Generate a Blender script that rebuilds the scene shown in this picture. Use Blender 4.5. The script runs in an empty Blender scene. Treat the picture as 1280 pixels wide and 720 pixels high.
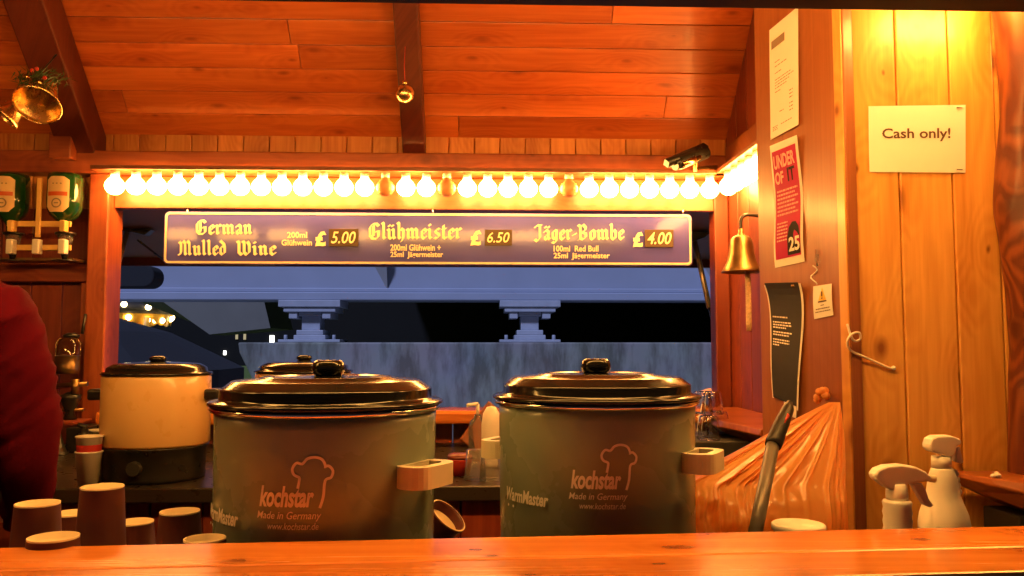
import bpy, bmesh, math, random
from mathutils import Vector, Matrix, Euler, noise
R = math.radians
random.seed(7)
sc = bpy.context.scene
COL = sc.collection

# ------------------------------------------------------------------ camera
EYE = 1.45
F = 1025.0
YAW, PITCH = R(2.0), R(4.0)
cam_d = bpy.data.cameras.new('camera')
cam = bpy.data.objects.new('camera', cam_d)
COL.objects.link(cam)
cam.location = (0, 0, EYE)
cam.rotation_euler = (R(90) + PITCH, 0, -YAW)
cam_d.sensor_width = 36
cam_d.lens = 36 * F / 1280
cam_d.clip_start = 0.02
cam_d.clip_end = 2000
sc.camera = cam

# ------------------------------------------------------------------ world, sun, exposure
SUN_ELEV, SUN_AZ = R(52), R(205)          # high behind the customer's shoulder; the stall roof and canopy keep it out
w = bpy.data.worlds.new('World')
sc.world = w
w.use_nodes = True
nt = w.node_tree
sky = nt.nodes.new('ShaderNodeTexSky')
sky.sky_type = 'NISHITA'
sky.sun_disc = False
sky.sun_elevation = SUN_ELEV
sky.sun_rotation = SUN_AZ
bg = nt.nodes['Background']
nt.links.new(sky.outputs[0], bg.inputs[0])
bg.inputs[1].default_value = 0.0015
sun_d = bpy.data.lights.new('night_sun', 'SUN')
sun_d.energy = 1.2
sun_d.color = (0.52, 0.60, 1.0)
sun_d.angle = R(6)
sun = bpy.data.objects.new('night_sun', sun_d)
COL.objects.link(sun)
sdir = Vector((math.sin(SUN_AZ) * math.cos(SUN_ELEV), math.cos(SUN_AZ) * math.cos(SUN_ELEV), math.sin(SUN_ELEV)))
sun.rotation_euler = (-sdir).to_track_quat('-Z', 'Y').to_euler()
sun.location = sdir * 30
vs = sc.view_settings
vs.view_transform = 'Standard'
vs.look = 'None'
vs.exposure = 1.22
vs.gamma = 1.0
vs.use_curve_mapping = False
sc.cycles.use_denoising = True
sc.cycles.sample_clamp_indirect = 6.0
sc.cycles.max_bounces = 8
sc.cycles.caustics_reflective = False
sc.cycles.caustics_refractive = False
BULB_POWER = 30.0
BULB_COL = (1.0, 0.475, 0.10)

# ------------------------------------------------------------------ helpers: photo rays, tagging, meshes
CAM = Vector((0, 0, EYE))
_f = Vector((math.sin(YAW) * math.cos(PITCH), math.cos(YAW) * math.cos(PITCH), math.sin(PITCH)))
_r = Vector((math.cos(YAW), -math.sin(YAW), 0))
_u = _r.cross(_f)


def ray(px, py):
    return _f + _r * ((px - 640) / F) + _u * ((360 - py) / F)


def at(px, py, Y):
    d = ray(px, py)
    return CAM + d * (Y / d.y)


def hit(px, py, p0, n):
    d = ray(px, py)
    return CAM + d * ((p0 - CAM).dot(n) / d.dot(n))


def tag(o, label=None, cat=None, group=None, kind=None):
    if label: o['label'] = label
    if cat: o['category'] = cat
    if group: o['group'] = group
    if kind: o['kind'] = kind
    return o


def thing(name, label, cat, loc=(0, 0, 0), group=None, rotz=0, kind=None):
    o = bpy.data.objects.new(name, None)
    o.empty_display_size = 0.05
    COL.objects.link(o)
    o.location = loc
    o.rotation_euler = (0, 0, rotz)
    return tag(o, label, cat, group, kind)


def copy_tree(o, parent=None):
    c = o.copy()
    COL.objects.link(c)
    if parent: c.parent = parent
    for ch in list(o.children):
        copy_tree(ch, c)
    return c


class MB:
    def __init__(self):
        self.v, self.f, self.smooth = [], [], []

    def add(self, vs, fs, smooth=False):
        b = len(self.v)
        self.v += [Vector(p) for p in vs]
        for f in fs:
            self.f.append([b + i for i in f])
            self.smooth.append(smooth)
        return self

    def box(self, lo, hi, M=None):
        x0, y0, z0 = lo
        x1, y1, z1 = hi
        p = [Vector(q) for q in ((x0, y0, z0), (x1, y0, z0), (x1, y1, z0), (x0, y1, z0), (x0, y0, z1), (x1, y0, z1), (x1, y1, z1), (x0, y1, z1))]
        if M is not None: p = [M @ q for q in p]
        return self.add(p, [(0, 3, 2, 1), (4, 5, 6, 7), (0, 1, 5, 4), (1, 2, 6, 5), (2, 3, 7, 6), (3, 0, 4, 7)])

    def tube(self, pts, r, seg=12, cap=True):
        pts = [Vector(p) for p in pts]
        rs = r if isinstance(r, (list, tuple)) else [r] * len(pts)
        rings, prev = [], None
        vs = []
        for i, p in enumerate(pts):
            a = pts[max(0, i - 1)]
            b = pts[min(len(pts) - 1, i + 1)]
            t = (b - a).normalized()
            if prev is None:
                ref = Vector((0, 0, 1)) if abs(t.z) < 0.9 else Vector((1, 0, 0))
                n = t.cross(ref).normalized()
            else:
                n = (prev - t * prev.dot(t)).normalized()
            prev = n
            bn = t.cross(n)
            for k in range(seg):
                a_ = 2 * math.pi * k / seg
                vs.append(p + (n * math.cos(a_) + bn * math.sin(a_)) * rs[i])
        fs = []
        m = len(pts)
        for i in range(m - 1):
            for k in range(seg):
                k2 = (k + 1) % seg
                fs.append((i * seg + k, i * seg + k2, (i + 1) * seg + k2, (i + 1) * seg + k))
        self.add(vs, fs, True)
        if cap:
            b = len(self.v) - len(vs)
            self.f.append([b + k for k in reversed(range(seg))]); self.smooth.append(False)
            self.f.append([b + (m - 1) * seg + k for k in range(seg)]); self.smooth.append(False)
        return self

    def lathe(self, prof, c=(0, 0, 0), seg=40, M=None, cap0=True, cap1=True, smooth=True):
        """prof: list of (radius, z); sharp corners are doubled by the caller if wanted"""
        c = Vector(c)
        vs, fs = [], []
        for (r, z) in prof:
            for k in range(seg):
                a = 2 * math.pi * k / seg
                p = Vector((r * math.cos(a), r * math.sin(a), z))
                if M is not None: p = M @ p
                vs.append(p + c)
        for i in range(len(prof) - 1):
            for k in range(seg):
                k2 = (k + 1) % seg
                fs.append((i * seg + k, i * seg + k2, (i + 1) * seg + k2, (i + 1) * seg + k))
        b = len(self.v)
        self.add(vs, fs, smooth)
        if cap0: self.f.append([b + k for k in reversed(range(seg))]); self.smooth.append(False)
        if cap1: self.f.append([b + (len(prof) - 1) * seg + k for k in range(seg)]); self.smooth.append(False)
        return self

    def sphere(self, c, r, seg=16, rings=10, sz=1.0):
        prof = []
        for i in range(rings + 1):
            a = -math.pi / 2 + math.pi * i / rings
            prof.append((max(1e-4, r * math.cos(a)), r * sz * math.sin(a)))
        return self.lathe(prof, c, seg)

    def prism(self, poly, thick, M=None):
        """poly: 2D outline (x, z), extruded along +y by thick, mapped by M"""
        n = len(poly)
        vs = [Vector((x, 0, z)) for x, z in poly] + [Vector((x, thick, z)) for x, z in poly]
        if M is not None: vs = [M @ p for p in vs]
        fs = [list(range(n)), list(reversed(range(n, 2 * n)))]
        for i in range(n):
            j = (i + 1) % n
            fs.append((i, n + i, n + j, j))
        return self.add(vs, fs)

    def prism_px(self, poly, Y, thick):
        pts = [at(x, y, Y) for x, y in poly]
        n = len(pts)
        off = Vector((0, thick, 0))
        vs = pts + [p + off for p in pts]
        fs = [list(range(n)), list(reversed(range(n, 2 * n)))]
        for i in range(n):
            j = (i + 1) % n
            fs.append((i, n + i, n + j, j))
        return self.add(vs, fs)

    def build(self, name, mat, parent=None, bevel=0, seg=2, local=False, subsurf=0, solid=0, weld=False, fixn=True):
        off = Vector((0, 0, 0))
        if parent is not None and not local:
            off = Vector(parent.location)
            pp = parent.parent
            while pp is not None:
                off += Vector(pp.location); pp = pp.parent
        me = bpy.data.meshes.new(name)
        me.from_pydata([tuple(p - off) for p in self.v], [], self.f)
        for p, s in zip(me.polygons, self.smooth): p.use_smooth = s
        if fixn or weld:
            bm = bmesh.new(); bm.from_mesh(me)
            if weld: bmesh.ops.remove_doubles(bm, verts=bm.verts, dist=1e-5)
            bmesh.ops.recalc_face_normals(bm, faces=bm.faces)
            bm.to_mesh(me); bm.free()
        me.materials.append(mat)
        o = bpy.data.objects.new(name, me)
        COL.objects.link(o)
        if parent is not None: o.parent = parent
        if solid:
            m = o.modifiers.new('solid', 'SOLIDIFY'); m.thickness = solid
        if bevel:
            m = o.modifiers.new('bevel', 'BEVEL'); m.width = bevel; m.segments = seg; m.limit_method = 'ANGLE'
            m.harden_normals = False
        if subsurf:
            m = o.modifiers.new('sub', 'SUBSURF'); m.levels = subsurf; m.render_levels = subsurf
        return o


# ------------------------------------------------------------------ materials
def mat_new(name):
    m = bpy.data.materials.new(name)
    m.use_nodes = True
    return m, m.node_tree, m.node_tree.nodes['Principled BSDF']


def plain(name, col, rough=0.5, metal=0.0, coat=0.0, noise=0.08, nscale=30, bump=0.0, trans=0.0, ior=1.45, spec=0.5, rough_var=0.1):
    m, t, b = mat_new(name)
    N, L = t.nodes, t.links
    tc = N.new('ShaderNodeTexCoord')
    nz = N.new('ShaderNodeTexNoise'); nz.inputs['Scale'].default_value = nscale; nz.inputs['Detail'].default_value = 5
    L.new(tc.outputs['Object'], nz.inputs['Vector'])
    mx = N.new('ShaderNodeMix'); mx.data_type = 'RGBA'
    L.new(nz.outputs['Fac'], mx.inputs['Factor'])
    mx.inputs['A'].default_value = tuple(c * (1 - noise * 2) for c in col) + (1,)
    mx.inputs['B'].default_value = tuple(min(1, c * (1 + noise * 2)) for c in col) + (1,)
    L.new(mx.outputs['Result'], b.inputs['Base Color'])
    mr = N.new('ShaderNodeMapRange')
    mr.inputs['To Min'].default_value = max(0.02, rough - rough_var); mr.inputs['To Max'].default_value = min(1, rough + rough_var)
    L.new(nz.outputs['Fac'], mr.inputs['Value']); L.new(mr.outputs['Result'], b.inputs['Roughness'])
    b.inputs['Metallic'].default_value = metal
    b.inputs['Coat Weight'].default_value = coat
    b.inputs['Coat Roughness'].default_value = 0.08
    b.inputs['Transmission Weight'].default_value = trans
    b.inputs['IOR'].default_value = ior
    b.inputs['Specular IOR Level'].default_value = spec
    if bump:
        bp = N.new('ShaderNodeBump'); bp.inputs['Strength'].default_value = bump; bp.inputs['Distance'].default_value = 0.01
        L.new(nz.outputs['Fac'], bp.inputs['Height']); L.new(bp.outputs['Normal'], b.inputs['Normal'])
    return m


def emit(name, col, strength):
    m, t, b = mat_new(name)
    b.inputs['Base Color'].default_value = (*col, 1)
    b.inputs['Emission Color'].default_value = (*col, 1)
    b.inputs['Emission Strength'].default_value = strength
    b.inputs['Roughness'].default_value = 0.3
    return m


def wood(name, dark, light, axis='X', rough=0.35, coat=0.25, knots=0.5, vary=0.35, cross=24.0, along=1.3, bump=0.25, knot_scale=6.0, coat_rough=0.15, rings=0.06):
    m, t, b = mat_new(name)
    N, L = t.nodes, t.links

    def math_(op, a, b_=None, c=None):
        n_ = N.new('ShaderNodeMath'); n_.operation = op
        for k, v in enumerate((a, b_, c)):
            if v is None: continue
            if isinstance(v, (int, float)): n_.inputs[k].default_value = v
            else: L.new(v, n_.inputs[k])
        return n_.outputs[0]
    tc = N.new('ShaderNodeTexCoord')
    ge = N.new('ShaderNodeNewGeometry')
    rnd = ge.outputs['Random Per Island']
    sp = N.new('ShaderNodeSeparateXYZ'); L.new(tc.outputs['Object'], sp.inputs[0])
    ax = dict(X=sp.outputs[0], Y=sp.outputs[1], Z=sp.outputs[2])
    al = math_('MULTIPLY_ADD', rnd, 37.3, ax[axis])
    if axis == 'X': cr0 = math_('MULTIPLY_ADD', sp.outputs[2], -0.97, sp.outputs[1])
    else: cr0 = math_('MULTIPLY_ADD', sp.outputs[1], 0.97, sp.outputs[0])
    cr = math_('MULTIPLY_ADD', rnd, 11.9, cr0)

    def vec(sa, sc_, z=0.0):
        c = N.new('ShaderNodeCombineXYZ')
        L.new(math_('MULTIPLY', al, sa), c.inputs[0]); L.new(math_('MULTIPLY', cr, sc_), c.inputs[1])
        L.new(math_('MULTIPLY', rnd, 23.0), c.inputs[2])
        return c.outputs[0]

    def noise(v, scale, detail, rgh=0.55, dist=0.0):
        n_ = N.new('ShaderNodeTexNoise'); n_.inputs['Scale'].default_value = scale; n_.inputs['Detail'].default_value = detail
        n_.inputs['Roughness'].default_value = rgh; n_.inputs['Distortion'].default_value = dist
        L.new(v, n_.inputs['Vector'])
        return n_.outputs['Fac']
    broad = noise(vec(1.1, 5.0), 1.0, 4, .5, .4)
    fibre = noise(vec(3.0, cross * 5.0), 1.0, 5, .6)
    mid = noise(vec(along, cross), 1.0, 7, .6, .8)
    # knots in the plane of the board
    wob = N.new('ShaderNodeTexNoise'); wob.inputs['Scale'].default_value = 9.0; L.new(tc.outputs['Object'], wob.inputs['Vector'])
    kv = N.new('ShaderNodeVectorMath'); kv.operation = 'MULTIPLY_ADD'; kv.inputs[1].default_value = (.10, .10, 0)
    L.new(wob.outputs['Color'], kv.inputs[0]); L.new(vec(knot_scale * .55, knot_scale), kv.inputs[2])
    vo = N.new('ShaderNodeTexVoronoi'); vo.voronoi_dimensions = '2D'; vo.inputs['Scale'].default_value = 1.0
    L.new(kv.outputs[0], vo.inputs['Vector'])
    sc3 = N.new('ShaderNodeSeparateXYZ'); L.new(vo.outputs['Color'], sc3.inputs[0])
    d = vo.outputs['Distance']
    size = math_('MAXIMUM', math_('MULTIPLY_ADD', sc3.outputs[0], .11, -.008), .004)
    core = N.new('ShaderNodeMapRange'); core.inputs['From Min'].default_value = 1.5; core.inputs['From Max'].default_value = .35
    L.new(math_('DIVIDE', d, size), core.inputs['Value'])
    halo = N.new('ShaderNodeMapRange'); halo.inputs['From Min'].default_value = .42; halo.inputs['From Max'].default_value = .05
    L.new(d, halo.inputs['Value'])
    # growth rings bent round the knots
    ph = math_('ADD', math_('MULTIPLY', cr, 150.0), math_('ADD', math_('MULTIPLY', broad, 42.0), math_('MULTIPLY', halo.outputs[0], 16.0)))
    ring = math_('MULTIPLY', math_('SINE', ph), rings)
    fac = math_('ADD', math_('ADD', math_('MULTIPLY', broad, .5), math_('MULTIPLY', mid, .40)), math_('MULTIPLY_ADD', fibre, .22, math_('MULTIPLY', ring, .5)))
    fac = math_('SUBTRACT', fac, math_('MULTIPLY', halo.outputs[0], .07 if knots else 0.0))
    rp = N.new('ShaderNodeValToRGB')
    rp.color_ramp.elements[0].position = 0.40; rp.color_ramp.elements[0].color = (dark[0] * .80, dark[1] * .68, dark[2] * .62, 1)
    rp.color_ramp.elements[1].position = 0.68; rp.color_ramp.elements[1].color = (*light, 1)
    L.new(fac, rp.inputs['Fac'])
    hv = N.new('ShaderNodeMapRange'); hv.inputs['To Min'].default_value = 1 - vary; hv.inputs['To Max'].default_value = 1 + vary * 0.35
    L.new(rnd, hv.inputs['Value'])
    vm = N.new('ShaderNodeVectorMath'); vm.operation = 'SCALE'
    L.new(rp.outputs['Color'], vm.inputs[0]); L.new(hv.outputs['Result'], vm.inputs['Scale'])
    out = vm.outputs[0]
    if knots:
        km = N.new('ShaderNodeMix'); km.data_type = 'RGBA'
        L.new(math_('MULTIPLY', core.outputs[0], knots), km.inputs['Factor']); L.new(out, km.inputs['A'])
        km.inputs['B'].default_value = (dark[0] * 0.30, dark[1] * 0.18, dark[2] * 0.18, 1)
        out = km.outputs['Result']
    L.new(out, b.inputs['Base Color'])
    mr = N.new('ShaderNodeMapRange'); mr.inputs['To Min'].default_value = max(0.05, rough - 0.1); mr.inputs['To Max'].default_value = rough + 0.16
    L.new(mid, mr.inputs['Value']); L.new(mr.outputs['Result'], b.inputs['Roughness'])
    b.inputs['Coat Weight'].default_value = coat
    b.inputs['Coat Roughness'].default_value = coat_rough
    if bump:
        bp = N.new('ShaderNodeBump'); bp.inputs['Strength'].default_value = bump; bp.inputs['Distance'].default_value = 0.003
        L.new(fac, bp.inputs['Height']); L.new(bp.outputs['Normal'], b.inputs['Normal'])
    return m


M = {}
M['ceil'] = wood('red_varnished_boards', (0.48, 0.100, 0.018), (0.62, 0.155, 0.032), 'X', 0.36, 0.2, 0.6, 0.3)
M['rafter'] = wood('dark_red_beam', (0.085, 0.012, 0.006), (0.13, 0.022, 0.010), 'Z', 0.45, 0.1, 0.4, 0.2)
M['beam'] = wood('red_beam', (0.24, 0.042, 0.013), (0.36, 0.085, 0.024), 'X', 0.4, 0.2, 0.5, 0.2)
M['post'] = wood('orange_post', (0.27, 0.048, 0.014), (0.42, 0.10, 0.028), 'Z', 0.4, 0.2, 0.5, 0.15)
M['backboards'] = wood('back_boards', (0.17, 0.026, 0.011), (0.26, 0.050, 0.018), 'Z', 0.42, 0.15, 0.5, 0.3)
M['lightwood'] = wood('light_board', (0.17, 0.042, 0.010), (0.26, 0.075, 0.018), 'X', 0.4, 0.15, 0.5, 0.15)
M['blocks'] = wood('pine_upper_boards', (0.46, 0.15, 0.035), (0.62, 0.25, 0.065), 'Z', 0.4, 0.15, 0.3, 0.2)
M['plank'] = wood('golden_pine_planks', (0.70, 0.34, 0.07), (0.82, 0.44, 0.11), 'Z', 0.33, 0.3, 0.95, 0.12, cross=20, along=1.0, knot_scale=6.5)
M['panel'] = wood('brown_veneer', (0.28, 0.095, 0.032), (0.34, 0.122, 0.042), 'Z', 0.34, 0.25, 0.0, 0.0, cross=60, along=1.0, bump=0.1, rings=0.03)
M['bar'] = wood('varnished_bar_top', (0.70, 0.20, 0.032), (0.84, 0.29, 0.055), 'X', 0.22, 0.6, 0.8, 0.12, cross=18, along=1.0, bump=0.06, knot_scale=9.0, coat_rough=0.1, rings=0.04)
M['log'] = wood('peeled_log', (0.15, 0.030, 0.010), (0.27, 0.07, 0.018), 'Z', 0.5, 0.05, 0.6, 0.1, cross=14, along=2.5, bump=1.0, rings=0.3)
M['logx'] = wood('slab_log', (0.28, 0.065, 0.02), (0.44, 0.13, 0.035), 'X', 0.3, 0.35, 0.5, 0.1, cross=14, along=2.5, bump=0.4)
M['darkwood'] = wood('dark_lintel', (0.010, 0.008, 0.007), (0.022, 0.017, 0.014), 'X', 0.6, 0.0, 0.0, 0.1)
M['worktop'] = plain('black_worktop', (0.026, 0.019, 0.015), 0.3, noise=0.06)
M['black'] = plain('black_plastic', (0.014, 0.013, 0.012), 0.3, rough_var=0.1)
M['blackmatte'] = plain('black_matte', (0.02, 0.019, 0.018), 0.6)
M['lid'] = plain('black_enamel', (0.010, 0.009, 0.008), 0.16, coat=0.12, spec=0.4, rough_var=0.05)
M['pot'] = plain('grey_enamel', (0.240, 0.305, 0.240), 0.28, coat=0.15, noise=0.07, nscale=7, rough_var=0.14)
M['chrome'] = plain('chrome', (0.75, 0.72, 0.66), 0.14, metal=1.0)
M['creamplastic'] = plain('cream_plastic', (0.72, 0.64, 0.46), 0.36, noise=0.04, nscale=18)
M['creamenamel'] = plain('cream_enamel', (0.62, 0.40, 0.16), 0.3, coat=0.25, noise=0.03, nscale=12)
M['print'] = plain('pale_print', (0.92, 0.88, 0.74), 0.5, noise=0.03)
M['paper'] = plain('white_paper', (0.78, 0.74, 0.66), 0.75, noise=0.03, nscale=20)
M['laminate'] = plain('laminated_paper', (0.80, 0.77, 0.70), 0.6, coat=0.6, noise=0.02, nscale=20)
M['ink'] = plain('dark_ink', (0.10, 0.055, 0.04), 0.6)
M['inksoft'] = plain('faint_ink', (0.28, 0.20, 0.14), 0.7)
M['posterred'] = plain('poster_magenta', (0.40, 0.004, 0.08), 0.5, coat=0.0, spec=0.12, noise=0.06)
M['posterpink'] = plain('poster_pink', (0.80, 0.40, 0.40), 0.6, spec=0.1)
M['posterblack'] = plain('poster_black', (0.02, 0.015, 0.015), 0.6, spec=0.08)
M['yellow'] = plain('warning_yellow', (0.75, 0.50, 0.06), 0.5)
M['signblue'] = plain('sign_purple_blue', (0.070, 0.065, 0.360), 0.12, spec=0.2, coat=0.12, noise=0.04, nscale=6, rough_var=0.02)
M['signblue'].node_tree.nodes['Principled BSDF'].inputs['Coat Roughness'].default_value = 0.03
M['signtext'] = plain('sign_gold', (0.92, 0.76, 0.48), 0.5, noise=0.03)
M['signborder'] = plain('sign_cream_border', (0.80, 0.58, 0.44), 0.5, noise=0.03)
M['tag'] = plain('chalk_tag', (0.055, 0.028, 0.008), 0.4)
M['chalk'] = plain('chalk_pen', (0.82, 0.70, 0.45), 0.6)
M['brass'] = plain('old_brass', (0.30, 0.19, 0.075), 0.38, metal=1.0, noise=0.2, nscale=14)
M['brightbrass'] = plain('bright_brass', (0.78, 0.56, 0.24), 0.2, metal=1.0)
M['goldball'] = plain('gold_bauble', (0.88, 0.60, 0.25), 0.27, metal=1.0)
M['rope'] = plain('cotton_rope', (0.62, 0.46, 0.28), 0.9, noise=0.25, nscale=160, bump=0.6)
M['cup'] = plain('maroon_paper_cup', (0.085, 0.018, 0.016), 0.5, noise=0.08)
M['cupbase'] = plain('cup_card_base', (0.68, 0.52, 0.32), 0.7, noise=0.06)
M['cupwhite'] = plain('white_paper_cup', (0.74, 0.68, 0.58), 0.6, noise=0.04)
M['cupred'] = plain('red_cup_print', (0.45, 0.03, 0.025), 0.55)
M['cloth'] = plain('maroon_knit', (0.085, 0.0028, 0.010), 0.95, noise=0.05, nscale=7, bump=0.9, spec=0.08)
M['trouser'] = plain('dark_trousers', (0.02, 0.02, 0.025), 0.85)
M['skin'] = plain('skin', (0.55, 0.33, 0.24), 0.5)
M['hair'] = plain('brown_hair', (0.05, 0.03, 0.02), 0.6, nscale=120, noise=0.3)
M['white'] = plain('white_plastic', (0.78, 0.74, 0.66), 0.34, noise=0.03)
M['redtub'] = plain('red_plastic', (0.40, 0.03, 0.02), 0.35)
M['greenglass'] = plain('green_bottle_glass', (0.010, 0.055, 0.014), 0.07, coat=0.5, rough_var=0.03)
M['label'] = plain('cream_label', (0.74, 0.52, 0.26), 0.55, noise=0.04)
M['labelred'] = plain('orange_label_band', (0.62, 0.10, 0.02), 0.5)
M['needles'] = plain('green_tinsel', (0.03, 0.07, 0.02), 0.5, noise=0.3)
M['glass'] = plain('clear_glass', (0.95, 0.95, 0.95), 0.04, trans=1.0, noise=0.0, rough_var=0.03)
M['clearplastic'] = plain('clear_plastic', (0.92, 0.9, 0.86), 0.12, trans=0.92, noise=0.0, ior=1.2)
M['grip'] = plain('rubber_grip', (0.013, 0.012, 0.012), 0.45)
M['greytube'] = plain('grey_tube', (0.14, 0.125, 0.11), 0.4, metal=0.3)
M['strutgrey'] = plain('gas_strut', (0.16, 0.13, 0.11), 0.35, metal=0.6)
M['flap'] = plain('hatch_plywood', (0.22, 0.19, 0.155), 0.6, noise=0.1, nscale=8)
M['concrete'] = plain('bridge_concrete', (0.36, 0.36, 0.37), 0.9, noise=0.08, nscale=3, bump=0.2)
M['dullconcrete'] = plain('dull_concrete', (0.19, 0.185, 0.165), 0.9, noise=0.15, nscale=1.2)
M['steelblue'] = plain('painted_steel', (0.34, 0.38, 0.50), 0.6, noise=0.06, nscale=2)
M['bearing'] = plain('bearing_steel', (0.40, 0.43, 0.52), 0.5, noise=0.1, nscale=8)
M['darkness'] = plain('painted_darkness', (0.004, 0.0036, 0.0034), 0.95, noise=0.2, nscale=1)  # near-black colour painted in for the unlit dark beyond the bridge
M['canopy'] = plain('dark_canvas', (0.020, 0.021, 0.026), 0.85)
M['grass'] = plain('grass', (0.10, 0.15, 0.03), 0.95, noise=0.35, nscale=3, bump=0.4)
M['floor'] = plain('floor_boards', (0.10, 0.06, 0.035), 0.7, noise=0.2)
M['asphalt'] = plain('asphalt', (0.035, 0.034, 0.033), 0.9, noise=0.15, nscale=40)
M['goldrod'] = plain('gold_rod', (0.78, 0.48, 0.14), 0.35)
M['bulb'] = emit('lit_bulb', BULB_COL, BULB_POWER)
M['deadbulb'] = plain('unlit_bulb', (0.85, 0.62, 0.30), 0.15, trans=0.5)
M['fairy'] = emit('fairy_bulb', (1.0, 0.72, 0.30), 9)
M['farlamp'] = emit('far_lamp', (0.95, 0.95, 0.85), 3.0)
M['warmwin'] = emit('lit_window', (0.5, 0.4, 0.2), 0.25)
M['carouselgold'] = plain('carousel_gold', (0.75, 0.42, 0.06), 0.4)
M['bag'] = None


def streaked_concrete():
    m, t, b = mat_new('weathered_pier_concrete')
    N, L = t.nodes, t.links
    tc = N.new('ShaderNodeTexCoord')
    mp = N.new('ShaderNodeMapping'); mp.inputs['Scale'].default_value = (2.0, 2.0, 0.5)
    L.new(tc.outputs['Object'], mp.inputs['Vector'])
    n = N.new('ShaderNodeTexNoise'); n.inputs['Scale'].default_value = 2.2; n.inputs['Detail'].default_value = 8; n.inputs['Roughness'].default_value = 0.65
    L.new(mp.outputs[0], n.inputs['Vector'])
    n2 = N.new('ShaderNodeTexNoise'); n2.inputs['Scale'].default_value = 1.1; n2.inputs['Detail'].default_value = 6
    L.new(tc.outputs['Object'], n2.inputs['Vector'])
    rp = N.new('ShaderNodeValToRGB')
    rp.color_ramp.elements[0].position = 0.38; rp.color_ramp.elements[0].color = (0.17, 0.155, 0.14, 1)
    rp.color_ramp.elements[1].position = 0.56; rp.color_ramp.elements[1].color = (0.36, 0.35, 0.34, 1)
    L.new(n.outputs['Fac'], rp.inputs['Fac'])
    mx = N.new('ShaderNodeMix'); mx.data_type = 'RGBA'; mx.blend_type = 'MULTIPLY'; mx.inputs['Factor'].default_value = 0.5
    L.new(rp.outputs['Color'], mx.inputs['A']); L.new(n2.outputs['Color'], mx.inputs['B'])
    L.new(mx.outputs['Result'], b.inputs['Base Color'])
    b.inputs['Roughness'].default_value = 0.92
    return m


M['pier'] = streaked_concrete()


def bag_mat():
    m, t, b = mat_new('orange_bin_bag')
    N, L = t.nodes, t.links
    tc = N.new('ShaderNodeTexCoord')
    n = N.new('ShaderNodeTexNoise'); n.inputs['Scale'].default_value = 14; n.inputs['Detail'].default_value = 3; n.inputs['Distortion'].default_value = 1.5
    L.new(tc.outputs['Object'], n.inputs['Vector'])
    bp = N.new('ShaderNodeBump'); bp.inputs['Strength'].default_value = 0.3; bp.inputs['Distance'].default_value = 0.012
    L.new(n.outputs['Fac'], bp.inputs['Height']); L.new(bp.outputs['Normal'], b.inputs['Normal'])
    b.inputs['Base Color'].default_value = (0.92, 0.52, 0.19, 1)
    b.inputs['Roughness'].default_value = 0.2
    b.inputs['Coat Weight'].default_value = 0.4
    tr = N.new('ShaderNodeBsdfTranslucent'); tr.inputs['Color'].default_value = (0.92, 0.50, 0.16, 1)
    mx = N.new('ShaderNodeMixShader'); mx.inputs['Fac'].default_value = 0.58
    L.new(b.outputs[0], mx.inputs[1]); L.new(tr.outputs[0], mx.inputs[2])
    L.new(mx.outputs[0], N['Material Output'].inputs['Surface'])
    return m


M['bag'] = bag_mat()


# ------------------------------------------------------------------ lettering
def text_mesh(body, size=1.0, bold=0.0, shear=0.0, align='LEFT', spacing=1.0):
    """returns (verts2d, faces, width) of a filled text outline"""
    cu = bpy.data.curves.new('tmp_text', 'FONT')
    cu.body = body
    cu.size = size
    cu.offset = bold
    cu.shear = shear
    cu.align_x = align
    cu.space_character = spacing
    cu.resolution_u = 3
    cu.fill_mode = 'FRONT'
    ob = bpy.data.objects.new('tmp_text', cu)
    COL.objects.link(ob)
    dg = bpy.context.evaluated_depsgraph_get()
    ev = ob.evaluated_get(dg)
    me = ev.to_mesh()
    vs = [(v.co.x, v.co.y) for v in me.vertices]
    fs = [list(p.vertices) for p in me.polygons]
    ev.to_mesh_clear()
    bpy.data.objects.remove(ob)
    bpy.data.curves.remove(cu)
    return vs, fs


def fit(vs, x0, x1, y0=None, y1=None):
    """scale 2D text so that it spans x0..x1 and y0..y1"""
    ax, bx = min(v[0] for v in vs), max(v[0] for v in vs)
    ay, by = min(v[1] for v in vs), max(v[1] for v in vs)
    sx = (x1 - x0) / (bx - ax)
    sy = sx if y1 is None else (y1 - y0) / (by - ay)
    yb = 0 if y0 is None else y0
    return [(x0 + (v[0] - ax) * sx, yb + (v[1] - ay) * sy) for v in vs]


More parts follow.
